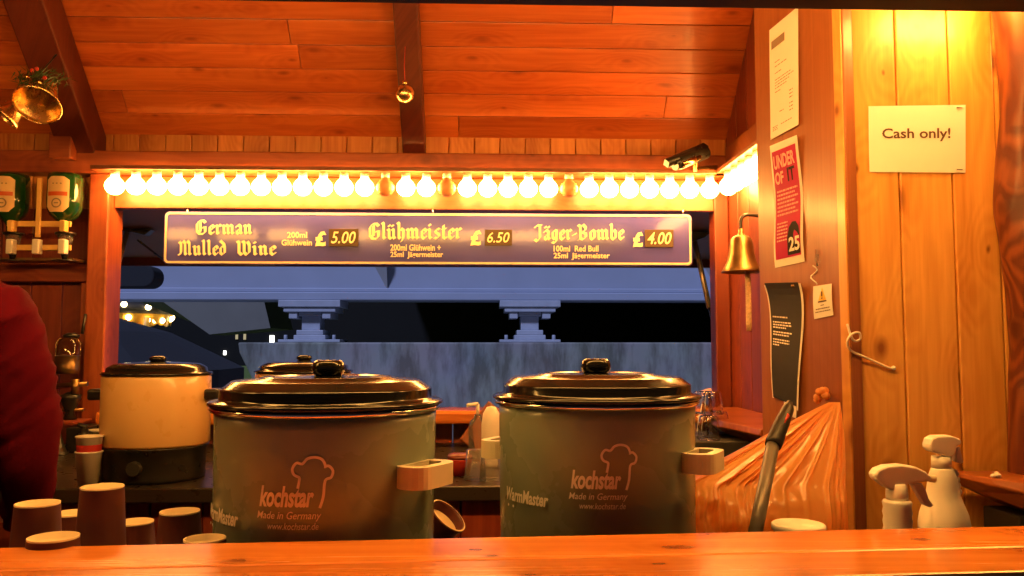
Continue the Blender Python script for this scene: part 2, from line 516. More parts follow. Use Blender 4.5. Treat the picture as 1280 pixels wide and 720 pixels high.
MIN_ = [(0, .95), (.13, .82), (.13, .18), (.26, .05)]
ARCH = lambda o: [(o + .13, .70), (o + .36, .96), (o + .52, .82), (o + .52, .18), (o + .65, .05)]
GL = {
    'i': ([MIN_, [(.07, 1.36), (.19, 1.24)]], .42),
    'n': ([MIN_, ARCH(0)], .80),
    'm': ([MIN_, ARCH(0), ARCH(.39)], 1.19),
    'u': ([[(0, .95), (.13, .82), (.13, .18), (.28, .04), (.53, .25)], [(.4, .95), (.53, .82), (.53, .18), (.66, .05)]], .80),
    'r': ([MIN_, [(.13, .68), (.34, .97), (.48, .84)]], .54),
    'e': ([[(.28, .97), (.1, .8), (.1, .2), (.27, .04), (.47, .2)], [(.28, .97), (.47, .78), (.44, .62), (.12, .44)]], .58),
    'a': ([[(.04, .8), (.25, .97), (.43, .8), (.43, .18), (.56, .05)], [(.43, .58), (.1, .38), (.1, .15), (.22, .04), (.43, .22)]], .68),
    'l': ([[(.0, 1.55), (.13, 1.42), (.13, .18), (.26, .05)]], .41),
    'd': ([[(.05, 1.5), (.42, 1.12), (.5, .8), (.5, .2), (.3, .03), (.1, .2), (.1, .75), (.3, .97), (.5, .8)]], .70),
    'h': ([[(.0, 1.55), (.13, 1.42), (.13, .18), (.26, .05)], [(.13, .70), (.36, .96), (.53, .82), (.53, .1), (.36, -.25)]], .76),
    's': ([[(.5, .86), (.3, .98), (.12, .8), (.16, .62), (.45, .42), (.48, .2), (.28, .03), (.04, .14)]], .62),
    't': ([[(.15, 1.28), (.15, .18), (.3, .05), (.42, .12)], [(0, .93), (.38, .95)]], .50),
    'g': ([[(.45, .88), (.28, .98), (.1, .8), (.1, .25), (.28, .08), (.46, .25)], [(.46, .95), (.46, -.1), (.3, -.32), (.03, -.2)]], .68),
    'o': ([[(.28, .97), (.1, .8), (.1, .2), (.28, .03), (.5, .2), (.5, .8), (.28, .97)]], .70),
    'b': ([[(.0, 1.55), (.12, 1.42), (.12, .2), (.3, .03), (.53, .2), (.53, .75), (.34, .97), (.12, .75)]], .72),
    'G': ([[(.9, 1.22), (.66, 1.46), (.32, 1.42), (.1, 1.1), (.1, .35), (.35, .04), (.66, .05), (.88, .25), (.88, .74), (.6, .70)], [(.42, 1.32), (.42, .25)]], 1.12),
    'M': ([[(-.02, .12), (.12, .05), (.22, .3), (.22, 1.2), (.04, 1.40)], [(.22, 1.2), (.46, 1.46), (.62, 1.22), (.62, .18), (.74, .05)], [(.62, 1.2), (.88, 1.46), (1.04, 1.22), (1.04, .2), (1.18, .05)]], 1.36),
    'W': ([[(0, 1.48), (.15, 1.3), (.15, .3), (.36, .04), (.6, .27), (.6, 1.3), (.46, 1.48)], [(.6, .3), (.8, .04), (1.04, .3), (1.04, 1.1), (.86, 1.42)]], 1.28),
    'J': ([[(.0, 1.28), (.24, 1.44), (.62, 1.42)], [(.46, 1.4), (.46, .2), (.22, -.14), (-.05, .05)]], .78),
    'B': ([[(-.02, 1.48), (.2, 1.3), (.2, .12), (.0, .0)], [(.2, 1.28), (.5, 1.46), (.74, 1.2), (.7, .92), (.36, .76), (.74, .6), (.77, .25), (.5, .02), (.2, .14)]], 1.02),
    '-': ([[(.02, .48), (.32, .58)]], .46),
    ' ': ([], .62),
}
DOTS = [[(.10, 1.30), (.20, 1.20)], [(.40, 1.30), (.50, 1.20)]]
GL['ü'] = (GL['u'][0] + DOTS, GL['u'][1])
GL['ä'] = (GL['a'][0] + DOTS, GL['a'][1])


def blackletter(body, nib=0.30, ang=38):
    """broad-nib lettering: list of quads (each its own layer index) in x-height units"""
    nx, ny = math.cos(R(ang)) * nib / 2, math.sin(R(ang)) * nib / 2
    quads = []
    x = 0
    for ch in body:
        st, adv = GL[ch]
        for s in st:
            for (a, b) in zip(s[:-1], s[1:]):
                q = [(x + a[0] - nx, a[1] - ny), (x + a[0] + nx, a[1] + ny), (x + b[0] + nx, b[1] + ny), (x + b[0] - nx, b[1] - ny)]
                # thicken hairlines a little
                quads.append(q)
                h = 0.045
                quads.append([(x + a[0] - nx, a[1] - ny + h), (x + a[0] - nx + h, a[1] - ny - h), (x + b[0] + nx, b[1] + ny - h), (x + b[0] + nx - h, b[1] + ny + h)] if abs((b[1] - a[1]) * nx - (b[0] - a[0]) * ny) < 0.02 else q)
        x += adv + 0.10
    return quads


def put_text(mb, vs, fs, fn):
    """maps 2D text vertices through fn(x, y) -> world point"""
    mb.add([fn(x, y) for x, y in vs], fs)


# ================================================================== THE SETTING OUTSIDE
g = MB()
g.add([(-400, -60, -0.02), (400, -60, -0.02), (400, 600, -0.02), (-400, 600, -0.02)], [(0, 1, 2, 3)])
tag(g.build('ground', M['grass']), kind='structure')
p = MB(); p.box((-3.2, 0.35, 0.02), (3.2, 3.6, 0.12))
tag(p.build('stall_floor', M['floor']), kind='structure')
p = MB(); p.box((-14, -14, -0.018), (14, 0.33, -0.004))
tag(p.build('pavement', M['asphalt']), kind='structure')
p = MB(); p.box((-12, 3.7, -0.018), (14, 13.5, -0.004))  # unseen pale paving added to bounce light up to flap and girder
tag(p.build('bounce_pavement', M['concrete']), kind='structure')

# ------------------------------------------------ bridge behind the hatch
br = thing('road_bridge', 'pale concrete bridge with steel girder resting on a streaked pier behind the hatch', 'bridge', (0, 10, 0))
YB = 10.0
zb = at(640, 376, YB).z
mb = MB()
zt = zb + 1.55
mb.box((-9, YB, zb + 0.10), (14, YB + 0.05, zt))                     # web
mb.box((-9, YB - 0.10, zb), (14, YB + 0.45, zb + 0.095))             # bottom flange
mb.box((-9, YB - 0.035, zb + 0.098), (14, YB - 0.002, zb + 0.15))
mb.build('girder', M['steelblue'], br, bevel=0.01)
for (pxs, pye) in (((425, 485), 362), ((838, 896), 362)):
    s = MB()
    a = at(pxs[0], 300, YB).x; b_ = at(pxs[1], 300, YB).x
    s.add([(b_, YB - 0.001, zb + 0.13), (b_, YB - 0.001, zt), (a - .2, YB - 0.001, zt), (b_, YB - 0.30, zt), (b_, YB - 0.2, zb + 0.6)], [(0, 1, 2), (0, 2, 4), (1, 0, 4, 3), (2, 1, 3), (2, 3, 4)])
    s.build('shade_wedge', M['concrete'], br)  # wedge made up to stand in for a shadow on the girder
d = MB(); d.box((-2.3, YB - 0.08, zt + 0.002), (14, YB + 14, zt + 0.35)); d.box((-9, YB - 0.08, zt + 0.002), (-2.301, YB + 0.7, zt + 0.35)); d.build('shading_deck', M['concrete'], br, bevel=0.02)  # unseen deck, its depth shaped to shade the gap and leave the far cap lit
pr = MB()
xl0, xl1 = at(297, 429, YB - .15).x, at(318, 480, YB - .15).x
ztop = at(500, 428, YB - .15).z
zlow = at(318, 480, YB - .15).z
pr.prism([(xl0, ztop), (xl0 + .02, ztop - .12), (xl1, zlow), (xl1 + .5, -0.05), (13, -0.05), (13, ztop)], 1.3, Matrix.Translation((0, YB - .15, 0)))
pr.build('pier', M['pier'], br, bevel=0.02)
for px in (393, 661):
    c = at(px, 400, YB + 0.2).x
    k = 1 / F * (YB + 0.2)
    bm_ = MB()
    Z = lambda py: at(px, py, YB + 0.2).z
    H = [(37, 377, 384), (31, 385, 390), (27, 391, 397), (17, 390, 401)]
    bm_.box((c - 37 * k, YB - .12, Z(385)), (c + 37 * k, YB + .5, zb - .001))
    bm_.box((c - 31 * k, YB - .10, Z(391)), (c + 31 * k, YB + .48, Z(385) - .001))
    bm_.box((c - 25 * k, YB - .08, Z(399)), (c - 15 * k, YB + .46, Z(391) - .001))
    bm_.box((c + 15 * k, YB - .08, Z(399)), (c + 25 * k, YB + .46, Z(391) - .001))
    bm_.box((c - 14 * k, YB - .06, Z(396)), (c + 14 * k, YB + .4, Z(391) - .001))
    bm_.box((c - 11 * k, YB - .00, Z(413)), (c + 11 * k, YB + .3, Z(396) - .001))
    bm_.box((c - 16 * k, YB - .06, Z(419)), (c + 16 * k, YB + .42, Z(413) - .001))
    bm_.box((c - 37 * k, YB - .10, ztop + .001), (c + 37 * k, YB + .5, ztop + .035))
    bm_.box((c - 19 * k, YB - .07, ztop + .036), (c + 19 * k, YB + .45, Z(419) - .001))
    for sx in (-29, 29):
        bm_.tube([(c + sx * k, YB - .05, ztop + .036), (c + sx * k, YB - .05, ztop + .09)], 0.022, 8)
    bm_.build('bearing', M['bearing'], br, bevel=0.006)
# tapered cap of the next pier, farther back
fs_ = MB()
YF2 = 13.6
pa_, pb_, pc_, pd_ = (at(x, y, YF2) for x, y in ((196, 372), (262, 418), (338, 410), (329, 372)))
vs = [pa_, pb_, pc_, pd_] + [q + Vector((0, 1.6, 0)) for q in (pa_ + Vector((-.9, 0, 0)), pb_ + Vector((-.25, 0, 0)), pc_, pd_)]
hh = Vector((0, 0, 1.0))
vs += [pa_ + hh - Vector((1.3, 0, 0)), pd_ + hh, pd_ + hh + Vector((0, 1.6, 0)), pa_ + hh + Vector((-2.2, 1.6, 0))]
fs_.add(vs, [(0, 1, 2, 3), (8, 0, 3, 9), (7, 6, 5, 4), (10, 7, 4, 11), (0, 4, 5, 1), (1, 5, 6, 2), (2, 6, 7, 3), (3, 7, 10, 9), (8, 11, 4, 0), (9, 10, 11, 8)])
fs_.build('pier_cap', M['dullconcrete'], br)

rw = MB(); rw.box((-5.5, 24.5, -.02), (16, 25, 5.0))  # backdrop added where there is only darkness behind the bridge
tag(rw.build('dark_backdrop', M['darkness']), 'added near-black backdrop standing in for the dark under the far side of the bridge', 'wall', kind='thing')

# far block, lit lamps
fb = thing('distant_building', 'dark distant building with a few small lit windows beyond the bridge', 'building', (-30, 60, 0))
m_ = MB(); m_.box((-60, 60, -.02), (5, 66, 9)); m_.build('wall', M['darkness'], fb)
for (px, py, wd, hg) in ((281, 441, 3, 5), (296, 421, 3, 6), (306, 421, 3, 7), (340, 425, 5, 11)):
    q = at(px, py, 59.97)
    k = 60 / F
    ww = MB(); ww.box((q.x - wd * k / 2, 59.93, q.z - hg * k / 2), (q.x + wd * k / 2, 59.99, q.z + hg * k / 2))
    ww.build('window', M['farlamp' if px in (340, 281) else 'warmwin'], fb)

# lit carousel
cq = at(150, 400, 19)
ca = thing('market_carousel', 'round fairground ride roof edged with glowing fairy bulbs beyond the hatch', 'carousel', (cq.x, 19, 0))
k19 = 19 / F
ctop = at(150, 384, 19).z
c1 = MB(); c1.lathe([(1.15, ctop - .16), (1.30, ctop - .05), (1.1, ctop + .05), (.3, ctop + .6), (.02, ctop + .75)], (cq.x, 19, 0), 24)
c1.build('canopy', M['canopy'], ca)
c1 = MB()
for i in range(12):
    a0, a1 = 2 * math.pi * i / 12, 2 * math.pi * (i + 1) / 12
    ring_ = []
    for k_ in range(9):
        u = k_ / 8; a = a0 + (a1 - a0) * u
        sag = .10 + .16 * math.sin(math.pi * u)
        for (r_, z_) in ((1.12, ctop - .17), (1.08, ctop - .17 - sag)):
            ring_.append((cq.x + r_ * math.cos(a), 19 + r_ * math.sin(a), z_))
    c1.add(ring_, [(2 * k_, 2 * k_ + 2, 2 * k_ + 3, 2 * k_ + 1) for k_ in range(8)])
c1.build('scalloped_valance', M['carouselgold'], ca, solid=.02)
fbm = MB(); fbm.sphere((0, 0, 0), 0.062, 12, 8)
f0 = None
for i in range(34):
    a = 2 * math.pi * i / 17
    up = i >= 17
    pos = ((1.34 if not up else 1.10) * math.cos(a + .1 * up), (1.34 if not up else 1.10) * math.sin(a + .1 * up), ctop + (.0 if not up else -.27) + .05 * math.sin(3 * a))
    if f0 is None:
        f0 = fbm.build('fairy_bulb', M['fairy'], ca, local=True); o = f0
    else:
        o = f0.copy(); COL.objects.link(o); o.parent = ca
    o.location = pos
for (px, lean) in ((163, 0.02), (183, 0.1)):
    q = at(px, 405, 18.2)
    c2 = MB(); c2.tube([(q.x, 18.2, ctop - .25), (q.x - .02, 18.2, ctop - .6), (q.x + lean, 18.2, 0.0)], 0.07, 8)
    c2.build('post', M['carouselgold'], ca)
c3 = MB(); c3.lathe([(1.2, 0.0), (1.2, .35), (.5, .37), (.5, ctop - .31)], (cq.x, 19, 0), 24); c3.build('platform', M['trouser'], ca)

# dark parasol between
uq = at(95, 398, 7)
ub = thing('market_parasol', 'dark grey canvas parasol standing outside beyond the cream urn', 'parasol', (uq.x, 7, 0))
pm = MB()
prof = []
N_ = 12
apex = Vector((uq.x, 7, uq.z + .10))
rim = []
for i in range(N_):
    a = 2 * math.pi * (i + .5) / N_
    rim.append(Vector((uq.x + 1.35 * math.cos(a), 7 + 1.35 * math.sin(a), uq.z - .42)))
mid = [apex.lerp(q, .55) + Vector((0, 0, .07)) for q in rim]
low = [q + Vector((0, 0, -.16)) for q in rim]
vs = [apex] + mid + rim + low
fsx = []
for i in range(N_):
    j = (i + 1) % N_
    fsx += [(0, 1 + i, 1 + j), (1 + i, 1 + N_ + i, 1 + N_ + j, 1 + j), (1 + N_ + i, 1 + 2 * N_ + i, 1 + 2 * N_ + j, 1 + N_ + j)]
pm.add(vs, fsx)
pm.build('canopy', M['canopy'], ub, solid=0.006)
pp_ = MB(); pp_.tube([(uq.x, 7, 0), (uq.x, 7, uq.z)], .025, 10); pp_.build('pole', M['strutgrey'], ub)

# ================================================================== THE STALL
# ------------------------------------------------ roof
YW = 3.25                                   # back wall face
rf = thing('stall_roof', 'steep roof of red varnished boards over dark rafters above the serving hatch', 'roof', (0, YW, EYE))
ze = at(300, 170, YW).z
sl = 1.05
sn = math.hypot(1, sl)
ey = Vector((0, -1 / sn, sl / sn))          # up the slope, towards the customer
en = Vector((0, -sl / sn, -1 / sn))         # normal pointing down into the stall
mb = MB()
bw = 0.0955
E0 = Vector((0, YW + .0, ze))
rng = random.Random(3)
for i in range(-1, 23):
    # butt joints staggered from course to course
    xs = [-3.2]
    x = -3.2 + (0.4 if i % 2 else 1.0) + rng.uniform(-.2, .3)
    while x < 2.2:
        xs.append(x); x += rng.uniform(1.3, 2.1)
    xs.append(2.2)
    if i == 0: xs = [-3.2, -.1, 2.2]
    for a, b_ in zip(xs[:-1], xs[1:]):
        o = E0 + ey * (i * bw)
        Mx = Matrix(((1, 0, 0, o.x), (0, ey.y, -en.y, o.y), (0, ey.z, -en.z, o.z), (0, 0, 0, 1)))
        mb.box((a + .001, .0012, 0), (b_ - .001, bw - .0012, .018), Mx)
mb.build('ceiling_boards', M['ceil'], rf, bevel=0.0028)
ridge = E0 + ey * (22 * bw)
mb = MB()
o = E0 - en * 0.03
Mx = Matrix(((1, 0, 0, 0), (0, ey.y, -en.y, o.y), (0, ey.z, -en.z, o.z), (0, 0, 0, 1)))
mb.box((-3.3, -.4, 0), (2.3, 22 * bw, .03), Mx)
fy = Vector((0, ey.y, -ey.z)); fn = Vector((0, -en.y, en.z)) * -1
o2 = ridge - en * 0.03
Mx2 = Matrix(((1, 0, 0, 0), (0, fy.y, fy.z, o2.y), (0, fy.z, -fy.y, o2.z), (0, 0, 0, 1)))
mb.box((-3.3, 0.02, -.015), (2.3, 20 * bw, .015), Mx2)
mb.build('light_block_sheet', M['blackmatte'], rf)  # unseen outer roof added to block light


def rafter(x0, x1, depth, lo=-0.08, hi=22 * bw):
    r_ = MB()
    o = E0 + en * 0.001
    Mr = Matrix(((1, 0, 0, 0), (0, ey.y, en.y, o.y), (0, ey.z, en.z, o.z), (0, 0, 0, 1)))
    r_.box((x0, lo, 0), (x1, hi, depth), Mr)
    return r_.build('rafter', M['rafter'], rf, bevel=0.006)


xr = at(516, 190, YW - .1).x
rafter(xr - .044, xr + .044, .09)
xr = at(97, 190, YW - .1).x
rafter(xr - .075, xr + .06, .13)
xr = at(942, 150, 3.0).x
rafter(xr - .03, xr + .08, .10)

# ------------------------------------------------ back wall
bwall = thing('back_wall', 'red pine back wall with a wide open hatch under a row of bulbs', 'wall', (0, YW, 0), kind='thing')
Xl0, Xl1 = at(105, 400, YW - .08).x, at(131, 400, YW - .08).x     # left post
Xr0 = at(894, 400, YW - .02).x
Xwall_r = at(911, 400, YW).x
# upper vertical boards (seen as a strip of blocks above the tie beam)
mb = MB()
x = -3.2
zb0 = at(300, 262, YW).z
while x < 1.6:
    mb.box((x + .0015, YW - .0, zb0), (x + .1005, YW + .02, ze + .03))
    x += .102
mb.build('upper_boards', M['blocks'], bwall, bevel=0.004)
mb = MB()
zt0, zt1 = at(300, 189, YW - .09).z, at(300, 217, YW - .09).z
mb.box((-3.2, YW - .09, zt1), (Xwall_r, YW - .002, zt0)); mb.build('tie_beam', M['beam'], bwall, bevel=0.006)
mb = MB()
zl0, zl1 = at(300, 218, YW - .03).z, at(300, 261, YW - .03).z
mb.box((Xl1 + .001, YW - .035, zl1), (Xr0 - .001, YW - .003, zt1 - .001)); mb.build('lintel_board', M['lightwood'], bwall, bevel=0.003)
mb = MB()
zsill = at(440, 513, YW - .10).z
mb.box((Xl0, YW - .08, .12), (Xl1, YW + .05, zt1 - .001)); mb.build('post', M['post'], bwall, bevel=0.006)
mb = MB()
mb.box((Xr0, YW - .03, .12), (Xwall_r - .001, YW + .05, zt1 - .001)); mb.build('post', M['backboards'], bwall, bevel=0.006)
mb = MB()
mb.box((Xl1 + .001, YW - .14, zsill - .05), (Xr0 - .001, YW + .06, zsill)); mb.build('sill', M['bar'], bwall, bevel=0.012)
# boards below the sill
mb = MB()
x = Xl1
while x < Xwall_r:
    mb.box((x + .001, YW, .12), (min(x + .118, Xwall_r) - .001, YW + .02, zsill - .051)); x += .12
mb.build('lower_boards', M['backboards'], bwall, bevel=0.003)
# left of the hatch
mb = MB()
x = -3.2
while x < Xl0 - .001:
    mb.box((x + .001, YW + .001, .12), (min(x + .118, Xl0) - .001, YW + .02, zb0 - .001)); x += .12
mb.build('side_boards', M['backboards'], bwall, bevel=0.004)
mb = MB()
z0, z1 = at(60, 352, YW - .05).z, at(60, 329, YW - .05).z
mb.box((-3.2, YW - .05, z0), (Xl0 - .004, YW - .002, z1)); mb.build('rail', M['beam'], bwall, bevel=0.004)
mb = MB()
mb.box((at(99, 400, YW - .04).x, YW - .035, .12), (Xl0 - .003, YW - .001, z0 - .002)); mb.build('batten', M['post'], bwall, bevel=0.003)
mb = MB()
mb.box((at(64, 180, YW - .12).x, YW - .14, at(64, 199, YW - .12).z), (at(92, 180, YW - .12).x, YW - .092, at(64, 166, YW - .12).z)); mb.build('block', M['beam'], bwall, bevel=0.005)

# ------------------------------------------------ side walls
XS = Xwall_r
sw = thing('side_wall', 'dark red board side wall that carries the brass bell', 'wall', (XS, 2.6, 0), kind='thing')
mb = MB()
y = 1.94
while y < YW - .01:
    mb.box((XS, y + .001, .12), (XS + .02, min(y + .128, YW) - .001, 3.2)); y += .13
mb.build('wall_boards', M['backboards'], sw, bevel=0.004)
mb = MB(); zc0, zc1 = at(920, 190, 2.95).z + .06, at(920, 190, 2.95).z + .005
mb.box((XS - .03, 2.0, zt1 - .001), (XS - .001, YW - .092, zt0 + .03)); mb.build('wall_rail', M['lightwood'], sw, bevel=0.004)
lw = thing('end_wall', 'red board end wall of the stall behind the barman', 'wall', (-3.2, 1.8, 0), kind='thing')
mb = MB()
y = .4
while y < YW:
    mb.box((-3.22, y + .001, .12), (-3.2, min(y + .128, YW) - .001, 4.6)); y += .13
mb.build('wall_boards', M['backboards'], lw, bevel=0.004)

# ------------------------------------------------ plank wall with the cash notice
YP = 1.90
pw = thing('plank_wall', 'golden knotty pine plank wall behind the cash notice and spray bottles', 'wall', (1.2, YP, 0), kind='thing')
mb = MB()
edges = [1068, 1128, 1195, 1252, 1330, 1400, 1470, 1560]
xe = [at(e, 330, YP).x for e in edges]
for a, b_ in zip(xe[:-1], xe[1:]):
    mb.box((a + .0012, YP, .12), (b_ - .0012, YP + .022, 3.0))
mb.build('wall_planks', M['plank'], pw, bevel=0.004)
mb = MB()
mb.box((xe[0] - .012, YP - .004, .12), (xe[0] - .001, YP + .05, 3.0)); mb.build('edge_strip', M['rafter'], pw, bevel=0.002)
mb = MB()
mb.box((xe[0], YP + .023, .12), (2.3, YP + .045, 3.6)); mb.build('backing', M['blackmatte'], pw)

# log post at the frame edge
lp = at(1292, 400, 1.83)
lg = thing('log_post', 'rough reddish peeled log post against the plank wall', 'post', (lp.x, 1.83, .12))
mb = MB()
pts, rs = [], []
for i in range(121):
    z = .12 + i * .02
    pts.append((lp.x + .006 * math.sin(i * .21), 1.83 + .004 * math.sin(i * .23), z)); rs.append(.058 + .005 * math.sin(i * .18))
mb.tube(pts, rs, 40)
for v_ in mb.v:
    q_ = Vector(((v_.x - lp.x) * 14, (v_.y - 1.83) * 14, v_.z * 4))
    v_ += Vector((v_.x - lp.x, v_.y - 1.83, 0)).normalized() * (noise.noise(q_) * .010 + noise.noise(q_ * 2.7) * .004)
mb.build('log', M['log'], lg)

# log slab shelf
sq = at(1245, 602, 1.72)
sh = thing('log_slab_shelf', 'live edged log slab shelf fixed low beside the spray bottles', 'shelf', (sq.x, 1.75, sq.z))
mb = MB()
top, bot = [], []
nseg = 18
x0, x1 = at(1212, 600, 1.78).x, 1.75
for i in range(nseg + 1):
    u = i / nseg
    x = x0 + (x1 - x0) * u
    front = 1.86 - .26 * min(1, (u * 5) ** .7) + .012 * math.sin(u * 19)
    top.append((x, front)); bot.append(front)
vs, fs2 = [], []
for (x, fy_) in top:
    t_ = min(1.0, (x - x0) / .12)
    th = .02 + .055 * t_
    vs += [(x, YP - .03, sq.z), (x, fy_, sq.z), (x, fy_ - .012, sq.z - th * .4), (x, fy_ + .05, sq.z - th), (x, YP - .03, sq.z - th)]
for i in range(nseg):
    for k in range(5):
        k2 = (k + 1) % 5
        fs2.append((i * 5 + k, i * 5 + k2, (i + 1) * 5 + k2, (i + 1) * 5 + k))
fs2 += [(4, 3, 2, 1, 0), tuple(nseg * 5 + k for k in range(5))]
mb.add(vs, fs2); mb.build('slab', M['logx'], sh, bevel=0.008)
mb = MB(); mb.box((x0 + .08, YP - .16, sq.z - .5), (1.7, YP - .032, sq.z - .078)); mb.build('bracket_box', M['blackmatte'], sh, bevel=.004)
scp = at(1247, 599, 1.77)
mb = MB()
for i in range(5):
    mb.sphere((scp.x + random.uniform(-.012, .012), 1.77 + random.uniform(-.008, .008), sq.z + .004 + random.uniform(0, .004)), random.uniform(.005, .008), 7, 5)
tag(mb.build('crumpled_tissue', M['paper']), 'tiny scrap of crumpled white tissue on the log slab shelf', 'tissue')

# ------------------------------------------------ brown panel (open door leaf) with the posters
PN = Vector((at(1060, 300, 1.885).x, 1.885, 0))
PF = Vector((at(948, 300, 2.25).x, 2.25, 0))
pd = (PN - PF); pl_ = pd.length; pd.normalize()
pn = Vector((pd.y, -pd.x, 0))
if pn.x > 0: pn = -pn
pan = thing('door_leaf', 'smooth brown veneered door leaf covered with posters and notices', 'door', (PN.x, PN.y, .12))
Mp = Matrix(((pd.x, -pn.x, 0, PF.x), (pd.y, -pn.y, 0, PF.y), (0, 0, 1, 0), (0, 0, 0, 1)))
mb = MB(); mb.box((0, 0, .125), (pl_, .03, 2.9), Mp); mb.build('leaf', M['panel'], pan, bevel=0.003)
mb = MB(); mb.box((pl_ - .030, -.005, .125), (pl_ - .001, -.0005, 2.9), Mp); mb.build('edge_trim', M['plank'], pan, bevel=0.0015)
hg = at(1030, 440, 1.9)


def onpan(px, py, off=0.0):
    return hit(px, py, PF, pn) + pn * off


# ------------------------------------------------ bar counter, work counter, back counter
ZB = EYE - .28
bi = [at(x, y, 1) for x, y in ()]
def on_z(px, py, z):
    d_ = ray(px, py)
    return CAM + d_ * ((z - EYE) / d_.z)


bl, brt = on_z(0, 684, ZB), on_z(1280, 657, ZB)
bdir = (brt - bl).normalized()
bper = Vector((bdir.y, -bdir.x, 0))          # towards the customer
fr = on_z(1280, 714, ZB)
bdep = (fr - brt).dot(bper)
Mb = Matrix(((bdir.x, -bper.x, 0, bl.x), (bdir.y, -bper.y, 0, bl.y), (0, 0, 1, 0), (0, 0, 0, 1)))
bar = thing('bar_counter', 'glossy orange varnished pine bar top along the serving side', 'bar counter', (bl.x, bl.y, .12))
mb = MB()
L0, L1 = -2.2, 3.2
mb.box((L0, -bdep, ZB - .042), (L1, -bdep * .52 - .0006, ZB), Mb)
mb.box((L0, -bdep * .52 + .0006, ZB - .042), (L1, 0, ZB), Mb)
mb.build('bar_top', M['bar'], bar, bevel=0.004)
mb = MB()
x = L0
while x < L1:
    mb.box((x + .001, -bdep * .6, -.018), (x + .119, -bdep * .6 + .02, ZB - .043), Mb); x += .12
mb.build('front_boards', M['backboards'], bar, bevel=0.003)

ZW = 1.03
wc = thing('work_counter', 'low black work counter just behind the bar carrying the pots', 'counter', (0, 1.5, .12))
mb = MB()
mb.box((L0 + .3, .012, ZW - .03), (L1 - .9, .60, ZW), Mb); mb.build('work_top', M['worktop'], wc, bevel=.003)
mb = MB()
mb.box((L0 + .3, .03, .12), (L1 - .9, .05, ZW - .031), Mb); mb.build('front_panel', M['backboards'], wc)

ZK = at(400, 609, 2.25).z
bc = thing('back_counter', 'black topped back counter with red board front under the hatch', 'counter', (0, 2.7, .12))
xk0 = -3.0
mb = MB()
mb.box((xk0, 2.25, ZK - .04), (XS - .05, YW - .002, ZK)); mb.build('counter_top', M['worktop'], bc, bevel=.004)
mb = MB()
x = xk0
while x < XS - .06:
    mb.box((x + .001, 2.29, .12), (min(x + .138, XS - .05) - .001, 2.31, ZK - .041)); x += .14
mb.build('counter_front', M['backboards'], bc, bevel=.003)

# ------------------------------------------------ dark lintel, and an unseen canopy added to block the sun
YC = 1.25
zc = at(640, 7, YC + .06).z
cn = thing('front_canopy', 'black lintel and added sun-blocking canopy above the serving side', 'canopy', (0, YC, zc))
mb = MB(); mb.box((-3.3, YC, zc), (2.6, YC + .06, zc + .22)); mb.build('lintel', M['darkwood'], cn, bevel=.004)
mb = MB(); mb.box((-3.3, -.45, zc + .22), (2.6, YC + .06, zc + .26)); mb.build('sun_block_flap', M['darkwood'], cn)
mb = MB(); mb.box((-3.3, YC + .01, zc + .26), (2.6, YC + .05, 3.6)); mb.build('gable_boards', M['backboards'], cn)


# ================================================================== LIGHTS
def bulb_mesh():
    b = MB()
    prof = [(.001, -.064), (.012, -.062), (.022, -.055), (.029, -.044), (.0315, -.032), (.029, -.020), (.022, -.009), (.015, -.002), (.013, .004)]
    b.lathe([(r * 1.14, z * 1.04) for r, z in prof], (0, 0, 0), 18)
    return b


BULB = {}


def bulb_string(label, p0, p1, n, dead=(), rail_off=(0, .012, 0)):
    p0, p1 = Vector(p0), Vector(p1)
    t = thing('bulb_string', label, 'light string', p0, 'strings of warm bulbs round the stall')
    r_ = MB()
    dr = (p1 - p0).normalized()
    a_ = 2.2 * (p1 - p0).length / max(1, n)
    u = Vector((0, 0, 1))
    s_ = dr.cross(u)
    Mr = Matrix(((dr.x, s_.x, 0, p0.x), (dr.y, s_.y, 0, p0.y), (0, 0, 1, p0.z), (0, 0, 0, 1)))
    r_.box((-.04, -.034, .024), ((p1 - p0).length + .04, .034, .040), Mr)
    r_.build('rail', M['lightwood'], t, bevel=.002)
    for i in range(n):
        q = p0.lerp(p1, (i + .5) / n) - p0
        key = 'dead' if i in dead else 'lit'
        if key not in BULB:
            BULB[key] = bulb_mesh().build('bulb', M['deadbulb' if key == 'dead' else 'bulb'], t, local=True); o = BULB[key]
            sk = MB(); sk.lathe([(.0155, .0047), (.0162, .012), (.0162, .0235)], (0, 0, 0), 12); sk.build('socket', M['white'], o, local=True)
        else:
            o = copy_tree(BULB[key], t)
        o.location = q
    return t


YL = 3.17
pa, pb = at(135, 228, YL - .03), at(897, 231, YL - .03)
pz = at(500, 226, YL - .03).z
nb = 30
dead = [int((px - 135) / (762 / nb)) for px in (481, 546, 716)]
bulb_string('long row of glowing bulbs across the top of the back hatch', (pa.x, YL - .06, pz), (pb.x, YL - .06, pz), nb, dead)
xs = XS - .055
bulb_string('short row of glowing bulbs along the side wall above the bell', (xs, 2.10, pz), (xs, 3.08, pz), 12)
zq = at(1240, 8, YP - .05).z + .055
bulb_string('bright row of bulbs at the top of the golden plank wall', (at(1150, 10, YP - .05).x, YP - .15, zq), (at(1150, 10, YP - .05).x + .72, YP - .15, zq), 11)
zf = zc + .14
bulb_string('row of bulbs hidden inside the front lintel facing the barman', (-1.9, YC + .11, zf), (.86, YC + .11, zf), 46, dead=(3, 4, 9, 14, 15, 16, 22))

# ================================================================== SIGNS AND PAPERS
YS = 3.16
sg_c = at(535, 299, YS)
sgn = thing('menu_sign', 'long purple blue drinks menu board hanging across the hatch under the bulbs', 'sign', sg_c)
sx0, sx1 = at(205, 299, YS).x, at(865, 299, YS).x
sz1, sz0 = at(535, 266, YS).z, at(535, 331, YS).z


